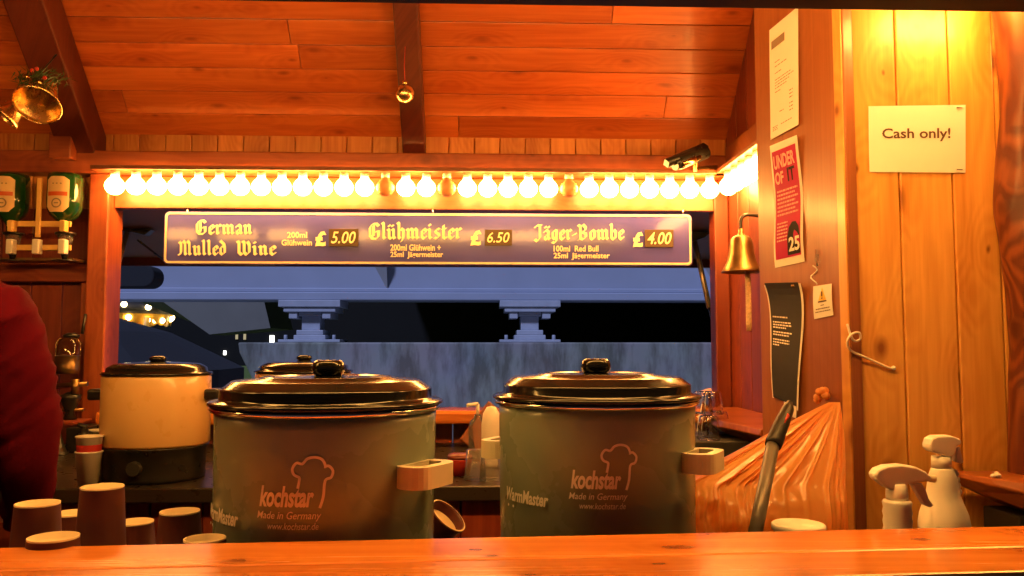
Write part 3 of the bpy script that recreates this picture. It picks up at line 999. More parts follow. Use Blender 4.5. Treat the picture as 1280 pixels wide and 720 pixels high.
def rrect(x0, z0, x1, z1, r, n=6):
    pts = []
    for (cx, cz, a0) in ((x1 - r, z1 - r, 0), (x0 + r, z1 - r, 90), (x0 + r, z0 + r, 180), (x1 - r, z0 + r, 270)):
        for i in range(n + 1):
            a = R(a0 + 90 * i / n)
            pts.append((cx + r * math.cos(a), cz + r * math.sin(a)))
    return pts


mb = MB()
mb.prism(rrect(sx0, sz0, sx1, sz1, .018), .012, Matrix.Translation((0, YS, 0)))
mb.build('board', M['signblue'], sgn)
mb = MB()
ins = .003
oo = rrect(sx0 + ins, sz0 + ins, sx1 - ins, sz1 - ins, .016)
ii = rrect(sx0 + ins + .008, sz0 + ins + .008, sx1 - ins - .008, sz1 - ins - .008, .010)
n = len(oo)
vs = [(x, YS - .0015, z) for x, z in oo] + [(x, YS - .0015, z) for x, z in ii]
mb.add(vs, [(i, (i + 1) % n, n + (i + 1) % n, n + i) for i in range(n)])
mb.build('border', M['signborder'], sgn)


def sgn_pt(px, py, off):
    q = at(px, py, YS)
    return Vector((q.x, YS - off, q.z))


def black_on_sign(mb, body, x0, x1, ybase, ycap):
    qs = blackletter(body)
    ax = min(p[0] for q in qs for p in q); bx = max(p[0] for q in qs for p in q)
    sx = (x1 - x0) / (bx - ax)
    sy = (ybase - ycap) / 1.5
    for k, q in enumerate(qs):
        mb.add([sgn_pt(x0 + (p[0] - ax) * sx, ybase - p[1] * sy, .0016 + .00006 * k) for p in q], [(0, 1, 2, 3)])


def plain_on_sign(mb, body, x0, x1, y0, y1, bold=.02, shear=0.0, off=.002):
    vs, fs = text_mesh(body, 1.0, bold, shear)
    vs = fit(vs, x0, x1, 0, 1)
    mb.add([sgn_pt(x, y1 + (y0 - y1) * v, off) for x, v in vs], fs)


for words_ in ((('German', 245, 316, 293, 275), ('Mulled', 222, 283, 319, 301), ('Wine', 295, 346, 319, 301)), (('Glühmeister', 461, 578, 299, 279),), (('Jäger-Bombe', 667, 780, 300, 281),)):
    mb = MB()
    for a_ in words_: black_on_sign(mb, *a_)
    mb.build('title_lettering', M['signtext'], sgn, fixn=False)
for words_ in ((('200ml', 359, 384, 290, 297.5), ('Glühwein', 352, 390, 299.5, 307), ('£', 394, 408, 289, 308, .05)),
               (('200ml Glühwein +', 488, 551, 305.5, 313.5), ('25ml  Jägermeister', 488, 554, 314.5, 323.5)), (('£', 588, 602, 288, 307, .05),),
               (('100ml  Red Bull', 692, 748, 307, 314.5), ('25ml  Jägermeister', 692, 762, 316, 325)), (('£', 791, 804, 290, 309, .05),)):
    mb = MB()
    for a_ in words_: plain_on_sign(mb, *a_)
    mb.build('small_lettering', M['signtext'], sgn, fixn=False)
for (body, x0, x1, y0, y1) in (('5.00', 411, 448, 286, 308), ('6.50', 606, 640, 287, 307), ('4.00', 806, 842, 287, 309)):
    mb = MB()
    mb.prism_px([(x0, y1), (x1, y1), (x1, y0), (x0, y0)], YS - .0045, .004)
    tg = mb.build('price_tag', M['tag'], sgn, bevel=.0008)
    mb = MB()
    plain_on_sign(mb, body, x0 + 3, x1 - 3, y0 + 3.5, y1 - 3.5, .01, .25, .0056)
    mb.build('price', M['chalk'], tg, fixn=False, local=False)
for px in (234, 541, 854):
    mb = MB()
    a = sgn_pt(px, 268, -.003); b_ = sgn_pt(px, 261.5, -.003)
    mb.tube([a, b_], .003, 8); mb.build('hook', M['chrome'], sgn)


# generic flat sheet: 4 corners (tl, tr, br, bl), a normal and a bulge
class Sheet:
    def __init__(self, tl, tr, br_, bl_, nrm, bulge=None):
        self.c = [Vector(q) for q in (tl, tr, br_, bl_)]
        self.n = Vector(nrm).normalized()
        self.b = bulge or (lambda u, v: 0.0)

    def pt(self, u, v, off=0.0):              # u left-right, v bottom-top
        tl, tr, br_, bl_ = self.c
        a = bl_.lerp(br_, u); b = tl.lerp(tr, u)
        return a.lerp(b, v) + self.n * (off + self.b(u, v))

    def grid(self, mb, u0=0, v0=0, u1=1, v1=1, off=0.0, nu=12, nv=28):
        vs = [self.pt(u0 + (u1 - u0) * i / nu, v0 + (v1 - v0) * j / nv, off) for j in range(nv + 1) for i in range(nu + 1)]
        fs = [(j * (nu + 1) + i, j * (nu + 1) + i + 1, (j + 1) * (nu + 1) + i + 1, (j + 1) * (nu + 1) + i) for j in range(nv) for i in range(nu)]
        mb.add(vs, fs, False)

    def text(self, mb, body, u0, u1, v0, v1, off=.001, bold=0.0, shear=0.0):
        vs, fs = text_mesh(body, 1.0, bold, shear)
        vs = fit(vs, u0, u1, v0, v1)
        mb.add([self.pt(x, y, off) for x, y in vs], fs)

    def dashes(self, mb, u0, u1, v, h, off=.001, rng=random):
        u = u0
        while u < u1 - .01:
            e = min(u1, u + rng.uniform(.03, .10))
            mb.add([self.pt(u, v, off), self.pt(e, v, off), self.pt(e, v + h, off), self.pt(u, v + h, off)], [(0, 1, 2, 3)])
            u = e + .018


def solid_sheet(mb, name, mat, parent):
    return mb.build(name, mat, parent, solid=.0004, fixn=False)


# cash notice
yc_ = YP - .0035
S = Sheet(at(1085, 133, yc_), at(1207, 131, yc_), at(1207, 216, yc_), at(1087, 215, yc_), (0, -1, 0), lambda u, v: .0022 * (1 - u) ** 4 * v ** 3 + .0008 * math.sin(u * 3.1))
t = thing('cash_notice', 'white paper notice reading Cash only pinned to the golden planks', 'notice', S.pt(.5, 0))
mb = MB(); S.grid(mb); solid_sheet(mb, 'sheet', M['laminate'], t)
mb = MB(); S.text(mb, 'Cash only!', .135, .84, .46, .66, .0012, .02); mb.build('lettering', M['ink'], t, fixn=False)
for (u, v) in ((.93, .955), (.93, .045)):
    mb = MB(); mb.box(*[tuple(S.pt(u - .03, v, .0022) + Vector((0, -.001, -.0006))), tuple(S.pt(u + .03, v, .001) + Vector((0, 0, .0006)))]); mb.build('staple', M['chrome'], t)

# letter on the door leaf
S = Sheet(onpan(963, 38, .003), onpan(999, 8, .003), onpan(1001, 156, .003), onpan(966, 175, .003), pn, lambda u, v: .004 * (1 - v) ** 3 + .002 * math.sin(3 * v))
t = thing('licence_letter', 'white typed letter high on the brown door leaf above the magenta poster', 'paper', S.pt(.5, 0))
mb = MB(); S.grid(mb); solid_sheet(mb, 'sheet', M['paper'], t)
mb = MB()
mb.add([S.pt(*q, .001) for q in ((.08, .80), (.55, .80), (.55, .875), (.08, .875))], [(0, 1, 2, 3)])
mb.build('heading_print', M['inksoft'], t, fixn=False)
mb = MB()
rr = random.Random(5)
for (v, u0, u1) in ((.66, .2, .4), (.62, .2, .62), (.56, .2, .45), (.50, .2, .75), (.475, .2, .85), (.45, .2, .7), (.425, .2, .62), (.39, .2, .4), (.20, .35, .5), (.06, .1, .28), (.075, .1, .28), (.09, .1, .28), (.085, .4, .8)):
    S.dashes(mb, u0, u1, v, .008, .001, rr)
mb.build('print', M['inksoft'], t, fixn=False)
mb = MB()
for v in (.16, .19, .22, .27, .30, .33):
    S.dashes(mb, .7, .82, v, .01, .001, rr)
mb.build('print', M['inksoft'], t, fixn=False)

# magenta poster
S = Sheet(onpan(967, 183, .003), onpan(1001, 169, .003), onpan(1007, 327, .003), onpan(970, 335, .003), pn, lambda u, v: .005 * math.sin(v * 9) * .5 + .008 * v ** 6)
t = thing('age_check_poster', 'magenta age check poster with large white 25 on the brown door leaf', 'poster', S.pt(.5, 0))
mb = MB(); S.grid(mb, nv=24); solid_sheet(mb, 'sheet', M['paper'], t)
mb = MB(); S.grid(mb, .07, .06, .93, .94, .0012, nv=24); mb.build('print_field', M['posterred'], t, fixn=False)
mb = MB()
S.text(mb, 'UNDER', .12, .86, .79, .90, .0022, .03)
S.text(mb, 'OF', .12, .42, .665, .765, .0022, .03)
rr = random.Random(9)
for i in range(7):
    S.dashes(mb, .14, .86 - .1 * (i % 2), .60 - i * .032, .014, .0022, rr)
for i in range(6):
    S.dashes(mb, .14, .50, .34 - i * .028, .011, .0022, rr)
mb.build('pink_lettering', M['posterpink'], t, fixn=False)
mb = MB()
S.text(mb, 'IT', .56, .82, .665, .775, .0022, .03)
mb.build('black_lettering', M['posterblack'], t, fixn=False)
mb = MB()
pts = [(.50, .075), (.50, .22), (.56, .30), (.66, .335), (.78, .335), (.88, .29), (.925, .20), (.925, .075)]
mb.add([S.pt(u, v, .0022) for u, v in pts], [tuple(range(len(pts)))])
mb.build('black_shape', M['posterblack'], t, fixn=False)
mb = MB(); S.text(mb, '25', .56, .92, .10, .215, .0032, .03); mb.build('number', M['paper'], t, fixn=False)

# black sheet in a sleeve
S = Sheet(onpan(964, 354, .006), onpan(1006, 353, .006), onpan(1001, 508, .006), onpan(969, 496, .006), pn, lambda u, v: .014 * v ** 10 + .007 * u * (1 - v) + .002 * math.sin(v * 7))
t = thing('black_notice', 'curling black notice with small white writing and torn lower corner', 'notice', S.pt(.5, 0))
mb = MB(); S.grid(mb, nv=20); solid_sheet(mb, 'sheet', M['blackmatte'], t)
mb = MB(); S.grid(mb, -.05, -.01, .0, .98, -.001, 1, 12); S.grid(mb, 1.0, -.03, 1.06, .99, -.001, 1, 12); S.grid(mb, .45, -.10, .98, .005, -.0012, 4, 2); solid_sheet(mb, 'paper_edge', M['paper'], t)
mb = MB()
rr = random.Random(4)
for v in (.70, .655, .632, .609, .57, .547, .505, .482, .459):
    S.dashes(mb, .08, .62 + rr.uniform(-.1, .12) if v > .46 else .3, v, .012, .0014, rr)
mb.build('lettering', M['print'], t, fixn=False)
mb = MB(); q = S.pt(.93, .97, .01); mb.sphere(q, .005, 10, 6); mb.build('pin', M['brass'], t)

# warning label
S = Sheet(onpan(1018, 358, .003), onpan(1041, 354.5, .003), onpan(1043, 394, .003), onpan(1019, 399, .003), pn, lambda u, v: .002 * math.sin(v * 3))
t = thing('warning_label', 'small cream label with a yellow warning triangle on the brown door leaf', 'label', S.pt(.5, 0))
mb = MB(); S.grid(mb, nu=4, nv=4); solid_sheet(mb, 'card', M['laminate'], t)
mb = MB(); mb.add([S.pt(u, v, .0012) for u, v in ((.3, .52), (.72, .52), (.51, .93))], [(0, 1, 2)])
mb.build('triangle', M['yellow'], t, fixn=False)
mb = MB(); mb.add([S.pt(u, v, .002) for u, v in ((.47, .64), (.55, .64), (.55, .80), (.47, .80))], [(0, 1, 2, 3)]); mb.add([S.pt(u, v, .002) for u, v in ((.47, .57), (.55, .57), (.55, .61), (.47, .61))], [(0, 1, 2, 3)])
mb.add([S.pt(u, v, .0012) for u, v in ((.28, .47), (.74, .47), (.74, .51), (.28, .51))], [(0, 1, 2, 3)])
mb.build('warning_mark', M['ink'], t, fixn=False)
mb = MB()
rr = random.Random(2)
S.dashes(mb, .15, .88, .26, .03, .0012, rr); S.dashes(mb, .12, .9, .17, .03, .0012, rr); S.dashes(mb, .42, .62, .36, .03, .0012, rr)
mb.build('lettering', M['ink'], t, fixn=False)

# small clear hook with a twisted tie
q = onpan(1023, 318, .004)
t = thing('plastic_hook', 'small clear plastic hook with a twisted tie stuck above the warning label', 'hook', q)
mb = MB()
pts = [onpan(1022, 312, .004), onpan(1022.5, 326, .006), onpan(1026, 332, .010), onpan(1027, 318, .012)]
mb.tube(pts, .0028, 8); mb.build('hook', M['clearplastic'], t)
mb = MB()
pts = [onpan(1020 + 4 * math.sin(i * .9), 332 + i * 2.6, .006 + .003 * math.cos(i * .9)) for i in range(10)]
mb.tube(pts, .0016, 6); mb.build('tie', M['white'], t)

# white cord
mb = MB()
cp = [(1059, 405, .03), (1063, 418, .03), (1068, 426, .03), (1075, 424, .03), (1074, 416, .035), (1066, 417, .04), (1060, 424, .04), (1060, 433, .03), (1066, 440, .02), (1080, 446, .012), (1098, 454, .008), (1112, 460, .006), (1117, 460, .004)]


def smooth_pts(pts, k=4):
    out = []
    n = len(pts)
    for i in range(n - 1):
        p0, p1, p2, p3 = pts[max(0, i - 1)], pts[i], pts[i + 1], pts[min(n - 1, i + 2)]
        for j in range(k):
            u = j / k
            out.append(0.5 * ((2 * p1) + (p2 - p0) * u + (2 * p0 - 5 * p1 + 4 * p2 - p3) * u * u + (3 * p1 - p0 - 3 * p2 + p3) * u ** 3))
    out.append(pts[-1])
    return out


t = thing('knotted_string', 'short looped white string pinned to the golden plank wall', 'string', at(1117, 460, YP - .004))
mb.tube(smooth_pts([at(x, y, YP - o_) for x, y, o_ in cp]), .0028, 8); mb.build('cord', M['white'], t)
mb = MB(); mb.sphere(at(1117, 460, YP - .004), .0055, 10, 6); mb.build('knot', M['white'], t)


# ================================================================== POTS AND URNS
def pot(label, px, Y, rot):
    c = at(px, 505, Y)
    R0, zr = .187, EYE - .098 - ZW
    t = thing('mulled_wine_pot', label, 'pot', (c.x, Y, ZW), 'grey mulled wine pots on the work counter', rotz=R(rot))
    b = MB()
    b.lathe([(R0 - .016, .0), (R0 - .012, .012), (R0 - .007, .03), (R0 - .004, zr - .03), (R0 - .003, zr - .012)], (0, 0, 0), 96)
    b.build('body', M['pot'], t, local=True)
    b = MB()
    b.lathe([(R0 - .004, zr - .0118), (R0 + .003, zr - .010), (R0 + .005, zr - .006), (R0 + .003, zr - .0025), (R0 - .006, zr - .002)], (0, 0, 0), 96, cap0=False, cap1=False)
    b.build('rim', M['chrome'], t, local=True)
    b = MB()
    prof = [(R0 + .004, zr - .0015), (R0 + .008, zr + .001), (R0 + .008, zr + .0045), (R0 + .003, zr + .007), (R0 - .008, zr + .008), (R0 - .011, zr + .012), (R0 - .011, zr + .024), (R0 - .012, zr + .0262), (R0 - .014, zr + .0272), (R0 - .029, zr + .0385), (R0 - .032, zr + .0395), (R0 - .075, zr + .0425), (R0 - .079, zr + .0455), (R0 - .087, zr + .0455), (R0 - .091, zr + .0435), (.04, zr + .0455), (.001, zr + .046)]
    b.lathe(prof, (0, 0, 0), 96)
    lid = b.build('lid', M['lid'], t, local=True)
    b = MB()
    b.lathe([(.023, zr + .0455), (.0245, zr + .049), (.0275, zr + .052), (.0285, zr + .060), (.0265, zr + .068), (.021, zr + .0725), (.001, zr + .073)], (0, 0, 0), 32)
    b.build('knob', M['lid'], lid, local=True)
    # handles: rounded loops
    zh = zr - .105
    for s in (63, 243):
        a = R(s - 90)
        er = Vector((math.cos(a), math.sin(a), 0)); et = Vector((-math.sin(a), math.cos(a), 0))
        def ring(wd, dp, rad):
            return rrect(-wd / 2, -.01, wd / 2, dp, rad, 5)
        out_, in_ = ring(.104, .050, .026), ring(.066, .034, .012)
        in_ = [(x, max(y, .004)) for x, y in in_]
        n = len(out_)
        vs = []
        for zz in (zh - .017, zh + .017):
            for (x, y) in out_: vs.append(er * (R0 - .004 + y) + et * x + Vector((0, 0, zz)))
            for (x, y) in in_: vs.append(er * (R0 - .004 + y) + et * x + Vector((0, 0, zz)))
        fs = []
        for i in range(n):
            j = (i + 1) % n
            fs += [(i, j, n + j, n + i), (2 * n + i, 3 * n + i, 3 * n + j, 2 * n + j), (i, 2 * n + i, 2 * n + j, j), (n + i, n + j, 3 * n + j, 3 * n + i)]
        b = MB(); b.add(vs, fs); b.build('handle', M['creamplastic'], t, local=True, bevel=.008, seg=4)
    # print: arc coordinates (s to the right seen from the front, z)
    Rb = R0 - .0032

    def wrap(s, z, off=.0007):
        a = -math.pi / 2 + s / Rb
        return Vector(((Rb + off) * math.cos(a), (Rb + off) * math.sin(a), z))
    k = .00120
    zl = zr - .139           # baseline of the big word

    def put(mb, body, x0, x1, y0, y1, bold=0.0, shear=0.0):
        v_, f_ = text_mesh(body, 1.0, bold, shear)
        v_ = fit(v_, x0 * k, x1 * k, y0 * k, y1 * k)
        mb.add([wrap(x, zl + y) for x, y in v_], f_)
    b = MB()
    sh = .22
    put(b, 'kochstar', -46, 24, -1, 25, .035, sh)
    put(b, 'Made in Germany', -49, 33, -18, -6, .008, sh)
    put(b, 'www.kochstar.de', -34, 30, -28, -19.5, .006, sh)
    b2 = b; b = MB()
    put(b, 'WarmMaster', -170, -80, -30, -11, .03, sh)
    put(b, '.', -166, -162, -39, -35); put(b, '.', -152, -148, -39, -35)
    b.build('name_lettering', M['print'], t, local=True, fixn=False)
    b = b2
    # chef's hat outline
    hat = [(4, 22), (6, 33), (5, 36), (-1, 39), (-3, 46), (2, 53), (9, 52), (15, 58), (24, 60), (33, 57), (37, 49), (36, 48), (41, 49), (46, 43), (44, 35), (37, 31), (35, 12), (31, -2)]
    hat = smooth_pts([Vector((x, y, 0)) for x, y in hat], 5)
    hw = 1.7
    va = []
    for i, q in enumerate(hat):
        d_ = (hat[min(i + 1, len(hat) - 1)] - hat[max(0, i - 1)]).normalized()
        nn = Vector((-d_.y, d_.x, 0)) * hw
        va += [wrap((q.x + nn.x) * k, zl + (q.y + nn.y) * k, .0009), wrap((q.x - nn.x) * k, zl + (q.y - nn.y) * k, .0009)]
    b.add(va, [(2 * i, 2 * i + 1, 2 * i + 3, 2 * i + 2) for i in range(len(hat) - 1)])
    b.build('logo_lettering', M['print'], t, local=True, fixn=False)
    return t


pot('larger looking grey enamel pot with black lid beside the upside down cups', 410, 1.42, -4)
pot('grey enamel pot with black lid and two cream handles beside the orange bag', 745, 1.555, -4)


def urn(label, px, Y, full=True):
    c = at(px, 470, Y)
    t = thing('wine_urn', label, 'urn', (c.x, Y, ZK), 'cream drinks urns on the back counter')
    r = .148
    H = EYE - .085 - ZK
    b = MB(); b.lathe([(r - .012, 0), (r - .010, .012), (r - .012, .02), (r - .008, .085), (r - .002, .092), (r - .002, .096)], (0, 0, 0), 64); bs = b.build('base', M['black'], t, local=True)
    b = MB(); b.lathe([(r - .004, .0965), (r, .104), (r, H - .006), (r - .004, H)], (0, 0, 0), 64); b.build('body', M['creamenamel'], t, local=True)
    b = MB(); b.lathe([(r + .002, H + .0005), (r + .004, H + .004), (r + .001, H + .008), (r - .010, H + .009), (r - .012, H + .020), (r - .014, H + .022), (r - .03, H + .031), (r - .033, H + .032), (r - .06, H + .0345), (.03, H + .038), (.001, H + .038)], (0, 0, 0), 64)
    ld = b.build('lid', M['lid'], t, local=True)
    b = MB(); b.lathe([(.018, H + .0375), (.020, H + .040), (.024, H + .043), (.024, H + .049), (.017, H + .0535), (.001, H + .054)], (0, 0, 0), 24); b.build('knob', M['lid'], ld, local=True)
    for s in (-1, 1):
        b = MB()
        b.box((s * (r - .004) if s > 0 else -(r + .038), -.035, H - .072), (r + .038 if s > 0 else -(r - .004), .035, H - .040)); b.build('handle', M['black'], t, local=True, bevel=.008, seg=3)
    # control dial and tap
    b = MB(); b.tube([(.0, -(r - .012), .045), (.0, -(r + .006), .045)], .020, 20); b.build('dial', M['blackmatte'], t, local=True, bevel=.002)
    ta = R(-152)
    er = Vector((math.cos(ta), math.sin(ta), 0))
    b = MB(); b.tube([er * (r - .002) + Vector((0, 0, .125)), er * (r + .05) + Vector((0, 0, .125))], [.010, .012], 12)
    b.tube([er * (r + .035) + Vector((0, 0, .150)), er * (r + .035) + Vector((0, 0, .085))], [.009, .011], 12)
    b.tube([er * (r + .03) + Vector((0, 0, .151)), er * (r + .035) + Vector((-.02, 0, .160))], [.008, .006], 10)
    b.build('tap', M['black'], t, local=True)
    return t


urn('cream urn with black base and lid standing by the hatch post', 197, 2.43)
urn('urn mostly hidden behind the larger looking grey pot, only its black lid showing', 380, 2.62)


# ================================================================== CUPS
def cup(label, name, px, ytop, Y, rb=.030, rm=.043, mat='cup', grp='maroon paper cups upside down on the work counter'):
    q = at(px, ytop, Y)
    h = q.z - ZW
    t = thing(name, label, 'cup', (q.x, Y, ZW), grp)
    b = MB()
    b.lathe([(rm + .003, .0), (rm + .004, .004), (rm + .002, .008), (rm - .001, .009), (rb + .001, h - .004), (rb, h)], (0, 0, 0), 36, cap0=True, cap1=False)
    b.build('wall', M[mat], t, local=True)
    b = MB(); b.lathe([(rb + .0003, h - .004), (rb + .0008, h + .0006), (rb - .002, h + .0008), (rb - .003, h - .007), (.001, h - .007)], (0, 0, 0), 36, cap0=False)
    b.build('base_disc', M['cupbase'], t, local=True)
    return t


cup('maroon paper cup upside down in front of the red sleeve, second tallest', 'paper_cup', 47, 629, 1.31, .031)
cup('maroon paper cup peeping out between the two tallest upside down cups', 'paper_cup', 90, 641, 1.47, .031)
cup('tallest maroon upside down paper cup in the middle of the group', 'paper_cup', 128, 608, 1.29, .030)
cup('maroon upside down cup just behind and beside the tallest cup', 'paper_cup', 168, 652, 1.44, .030)
cup('maroon upside down cup standing alone between tallest cup and grey pot', 'paper_cup', 225, 639, 1.40, .031)
cup('lowest maroon upside down cup at the bar edge near the barman', 'paper_cup', 67, 671, 1.20, .033)
cup('maroon upside down cup barely showing above the bar against the grey pot', 'paper_cup', 256, 673, 1.235, .029)

# tipped cup
q = at(556, 650, 1.78)
t = thing('tipped_paper_cup', 'dark paper cup leaning with its open mouth towards the counter between two pots', 'cup', (q.x - .035, 1.78, ZW))
ax = Vector((.62, -.25, .74)).normalized()
Mq = ax.to_track_quat('Z', 'Y').to_matrix().to_4x4()
cc = at(560, 645, 1.78)
b = MB(); b.lathe([(.029, -.115), (.030, -.112), (.042, -.004), (.0445, -.003), (.0445, .002), (.041, .002), (.040, -.004), (.029, -.105)], cc, 36, M=Mq)
b.build('wall', M['cup'], t)
b = MB(); b.lathe([(.0446, .0022), (.0415, .0030)], cc, 36, M=Mq, cap0=False, cap1=False); b.build('rim', M['cupbase'], t)
b = MB(); b.lathe([(.001, -.02), (.0385, -.02)], cc, 36, M=Mq, cap0=False, cap1=False); b.build('drink_surface', M['cupbase'], t)


# white stacked cups
def cup_stack(label, px, y0, Y, n):
    q = at(px, y0, Y)
    top = q.z
    t = thing('paper_cup_stack', label, 'cups', (q.x, Y, ZK), 'white paper cup stacks by the cream urn')
    h = .092
    pitch = (top - ZK - h) / max(1, n - 1)
    for i in range(n):
        b = MB()
        z = ZK + i * pitch
        b.lathe([(.025, z), (.0335, z + h - .004), (.0355, z + h - .003), (.0355, z + h + .001), (.0325, z + h + .001), (.024, z + .004)], (q.x, Y, 0), 28)
        o_ = b.build('cup', M['cupwhite'], t)
    b = MB(); z = ZK + (n - 1) * pitch
    rA = lambda zz: .025 + .0085 * (zz / (h - .004))
    b.lathe([(rA(h - .055) + .0006, z + h - .055), (rA(h - .022) + .0006, z + h - .022)], (q.x, Y, 0), 28, cap0=False, cap1=False); b.build('print_band', M['cupred'], t)


cup_stack('white paper cup stack with red print nearest the barman, slightly lower', 112, 545, 2.30, 2)
cup_stack('white paper cup stack tucked behind another beside the cream urn', 127, 537, 2.40, 2)

# small things between the pots on the back counter
q = at(597, 545, 2.75)
t = thing('pump_bottle', 'clear pump bottle standing on the back counter between the pots', 'bottle', (q.x, 2.75, ZK))
b = MB(); b.lathe([(.028, ZK), (.030, ZK + .01), (.030, ZK + .11), (.024, ZK + .13), (.012, ZK + .14), (.012, ZK + .15)], (q.x, 2.75, 0), 24); b.build('body', M['clearplastic'], t)
b = MB(); b.tube([(q.x, 2.75, ZK + .151), (q.x, 2.75, ZK + .185)], .006, 10); b.tube([(q.x, 2.75, ZK + .186), (q.x - .035, 2.73, ZK + .182)], .006, 10); b.build('pump', M['white'], t)
q = at(614, 545, 2.62)
t = thing('white_bottle', 'white rounded bottle on the back counter half hidden by a grey pot', 'bottle', (q.x, 2.62, ZK))
b = MB(); b.lathe([(.026, ZK), (.030, ZK + .01), (.031, ZK + .13), (.026, ZK + .165), (.014, ZK + .185), (.001, ZK + .188)], (q.x, 2.62, 0), 24); b.build('body', M['white'], t)
q = at(575, 575, 2.45)
t = thing('red_tub', 'small red lidded tub on the back counter between the pots', 'tub', (q.x, 2.45, ZK))
b = MB(); b.lathe([(.030, ZK), (.036, ZK + .045), (.036, ZK + .048)], (q.x, 2.45, 0), 28); b.build('body', M['redtub'], t)
b = MB(); b.lathe([(.037, ZK + .0485), (.038, ZK + .052), (.034, ZK + .060), (.001, ZK + .061)], (q.x, 2.45, 0), 28); b.build('lid', M['backboards'], t)
for (px, lab) in ((594, 'clear plastic cup upside down on the back counter nearest the red tub'), (613, 'clear plastic cup upside down partly behind the grey pot handle')):
    q = at(px, 590, 2.36)
    t = thing('clear_cup', lab, 'cup', (q.x, 2.36, ZK), 'clear plastic cups on the back counter')
    b = MB(); b.lathe([(.031, ZK), (.0315, ZK + .003), (.024, ZK + .085), (.001, ZK + .085)], (q.x, 2.36, 0), 28, cap0=False); b.build('wall', M['clearplastic'], t, solid=.0012)
b = MB()
q = at(578, 545, 3.0)
Mq = Matrix.Translation((q.x, 3.05, ZK + .002)) @ Matrix.Rotation(R(38), 4, 'Y') @ Matrix.Rotation(R(-14), 4, 'X')
b.box((-.03, 0, 0.02), (.06, .012, .20), Mq)
tag(b.build('chopping_board', M['lightwood'], bevel=.006), 'small wooden chopping board leaning under the hatch sill', 'chopping board')

# glass tumblers beside the pot
rr = random.Random(12)
gi = 0
glab = ['clear tumbler upside down nearest the grey pot on the back counter', 'clear tumbler upside down in the middle of the glass cluster', 'clear tumbler upside down beside the log slab ledge',
        'upper clear tumbler stacked nearest the grey pot', 'upper clear tumbler stacked in the middle of the glass cluster']
glass_src = None
for (px, Y, lev) in ((872, 2.62, 0), (886, 2.50, 0), (899, 2.66, 0), (878, 2.62, 1), (891, 2.60, 1)):
    base = EYE - (553 - 432) / F * 2.45 + lev * .072
    if lev == 0: base = ZK + .095
    q = at(px, 540, Y)
    if glass_src is None:
        t = thing('glass_tumbler', glab[gi], 'glass', (q.x, Y, base), 'clear tumblers beside the log slab ledge')
        b = MB(); b.lathe([(.034, 0), (.035, .003), (.031, .030), (.033, .034), (.027, .068), (.024, .071), (.001, .071)], (0, 0, 0), 24, cap0=False)
        b.build('bowl', M['glass'], t, local=True, solid=.002)
        glass_src = t
    else:
        t = copy_tree(glass_src); t.location = (q.x, Y, base); t['label'] = glab[gi]
    gi += 1
q0 = at(885, 545, 2.6)
t = thing('glass_crate', 'dark crate carrying the clear tumblers on the back counter', 'crate', (q0.x, 2.6, ZK))
b = MB(); b.box((q0.x - .10, 2.45, ZK), (q0.x + .085, 2.74, ZK + .093)); b.build('box', M['blackmatte'], t, bevel=.004)
q = at(880, 500, 2.78)
t = thing('bar_spoon', 'thin pale stirring stick with a flat cap standing among the tumblers', 'stirrer', (q.x - .02, 2.78, ZK))
b = MB(); b.tube([at(868, 560, 2.78), at(880, 495, 2.78)], .004, 8); b.build('stick', M['white'], t)
b = MB(); b.tube([at(877, 491, 2.78), at(889, 488, 2.78)], .008, 10); b.build('cap', M['posterpink'], t)

# log slab ledge at the back right
lz = at(930, 520, 2.75).z
t = thing('log_slab_ledge', 'half round glossy log slab ledge against the side wall below the bell', 'ledge', (XS - .1, 2.8, lz))
b = MB()
vs, fs = [], []
n = 14
for i in range(n + 1):
    u = i / n
    y = 2.32 + .82 * u
    xi = XS - .06 - .17 * math.sin(math.pi * min(1, .25 + u * .75)) ** .7 + .008 * math.sin(u * 13)
    vs += [(XS - .002, y, lz), (xi, y, lz), (xi - .008, y, lz - .018), (xi + .05, y, lz - .055), (XS - .002, y, lz - .055)]
for i in range(n):
    for k in range(5):
        k2 = (k + 1) % 5
        fs.append((i * 5 + k, i * 5 + k2, (i + 1) * 5 + k2, (i + 1) * 5 + k))
fs += [(4, 3, 2, 1, 0), tuple(n * 5 + k for k in range(5))]
b.add(vs, fs); b.build('slab', M['logx'], t, bevel=.006)
b = MB(); b.box((XS - .16, 2.40, ZK + .001), (XS - .052, 3.0, lz - .057)); b.build('support_box', M['blackmatte'], t, bevel=.004)

# white tub near the bag
q = at(998, 655, 1.45)
t = thing('white_tub', 'round white lidded tub peeping above the bar in front of the orange bag', 'tub', (q.x, 1.45, ZW))
hT = q.z - ZW
b = MB(); b.lathe([(.038, 0), (.042, hT - .014), (.042, hT - .012)], (q.x, 1.45, ZW), 40); b.build('body', M['blackmatte'], t)
b = MB(); b.lathe([(.0435, hT - .0115), (.046, hT - .009), (.046, hT - .001), (.044, hT + .001), (.039, hT + .001), (.037, hT - .003), (.001, hT - .003)], (q.x, 1.45, ZW), 40); b.build('lid', M['white'], t)

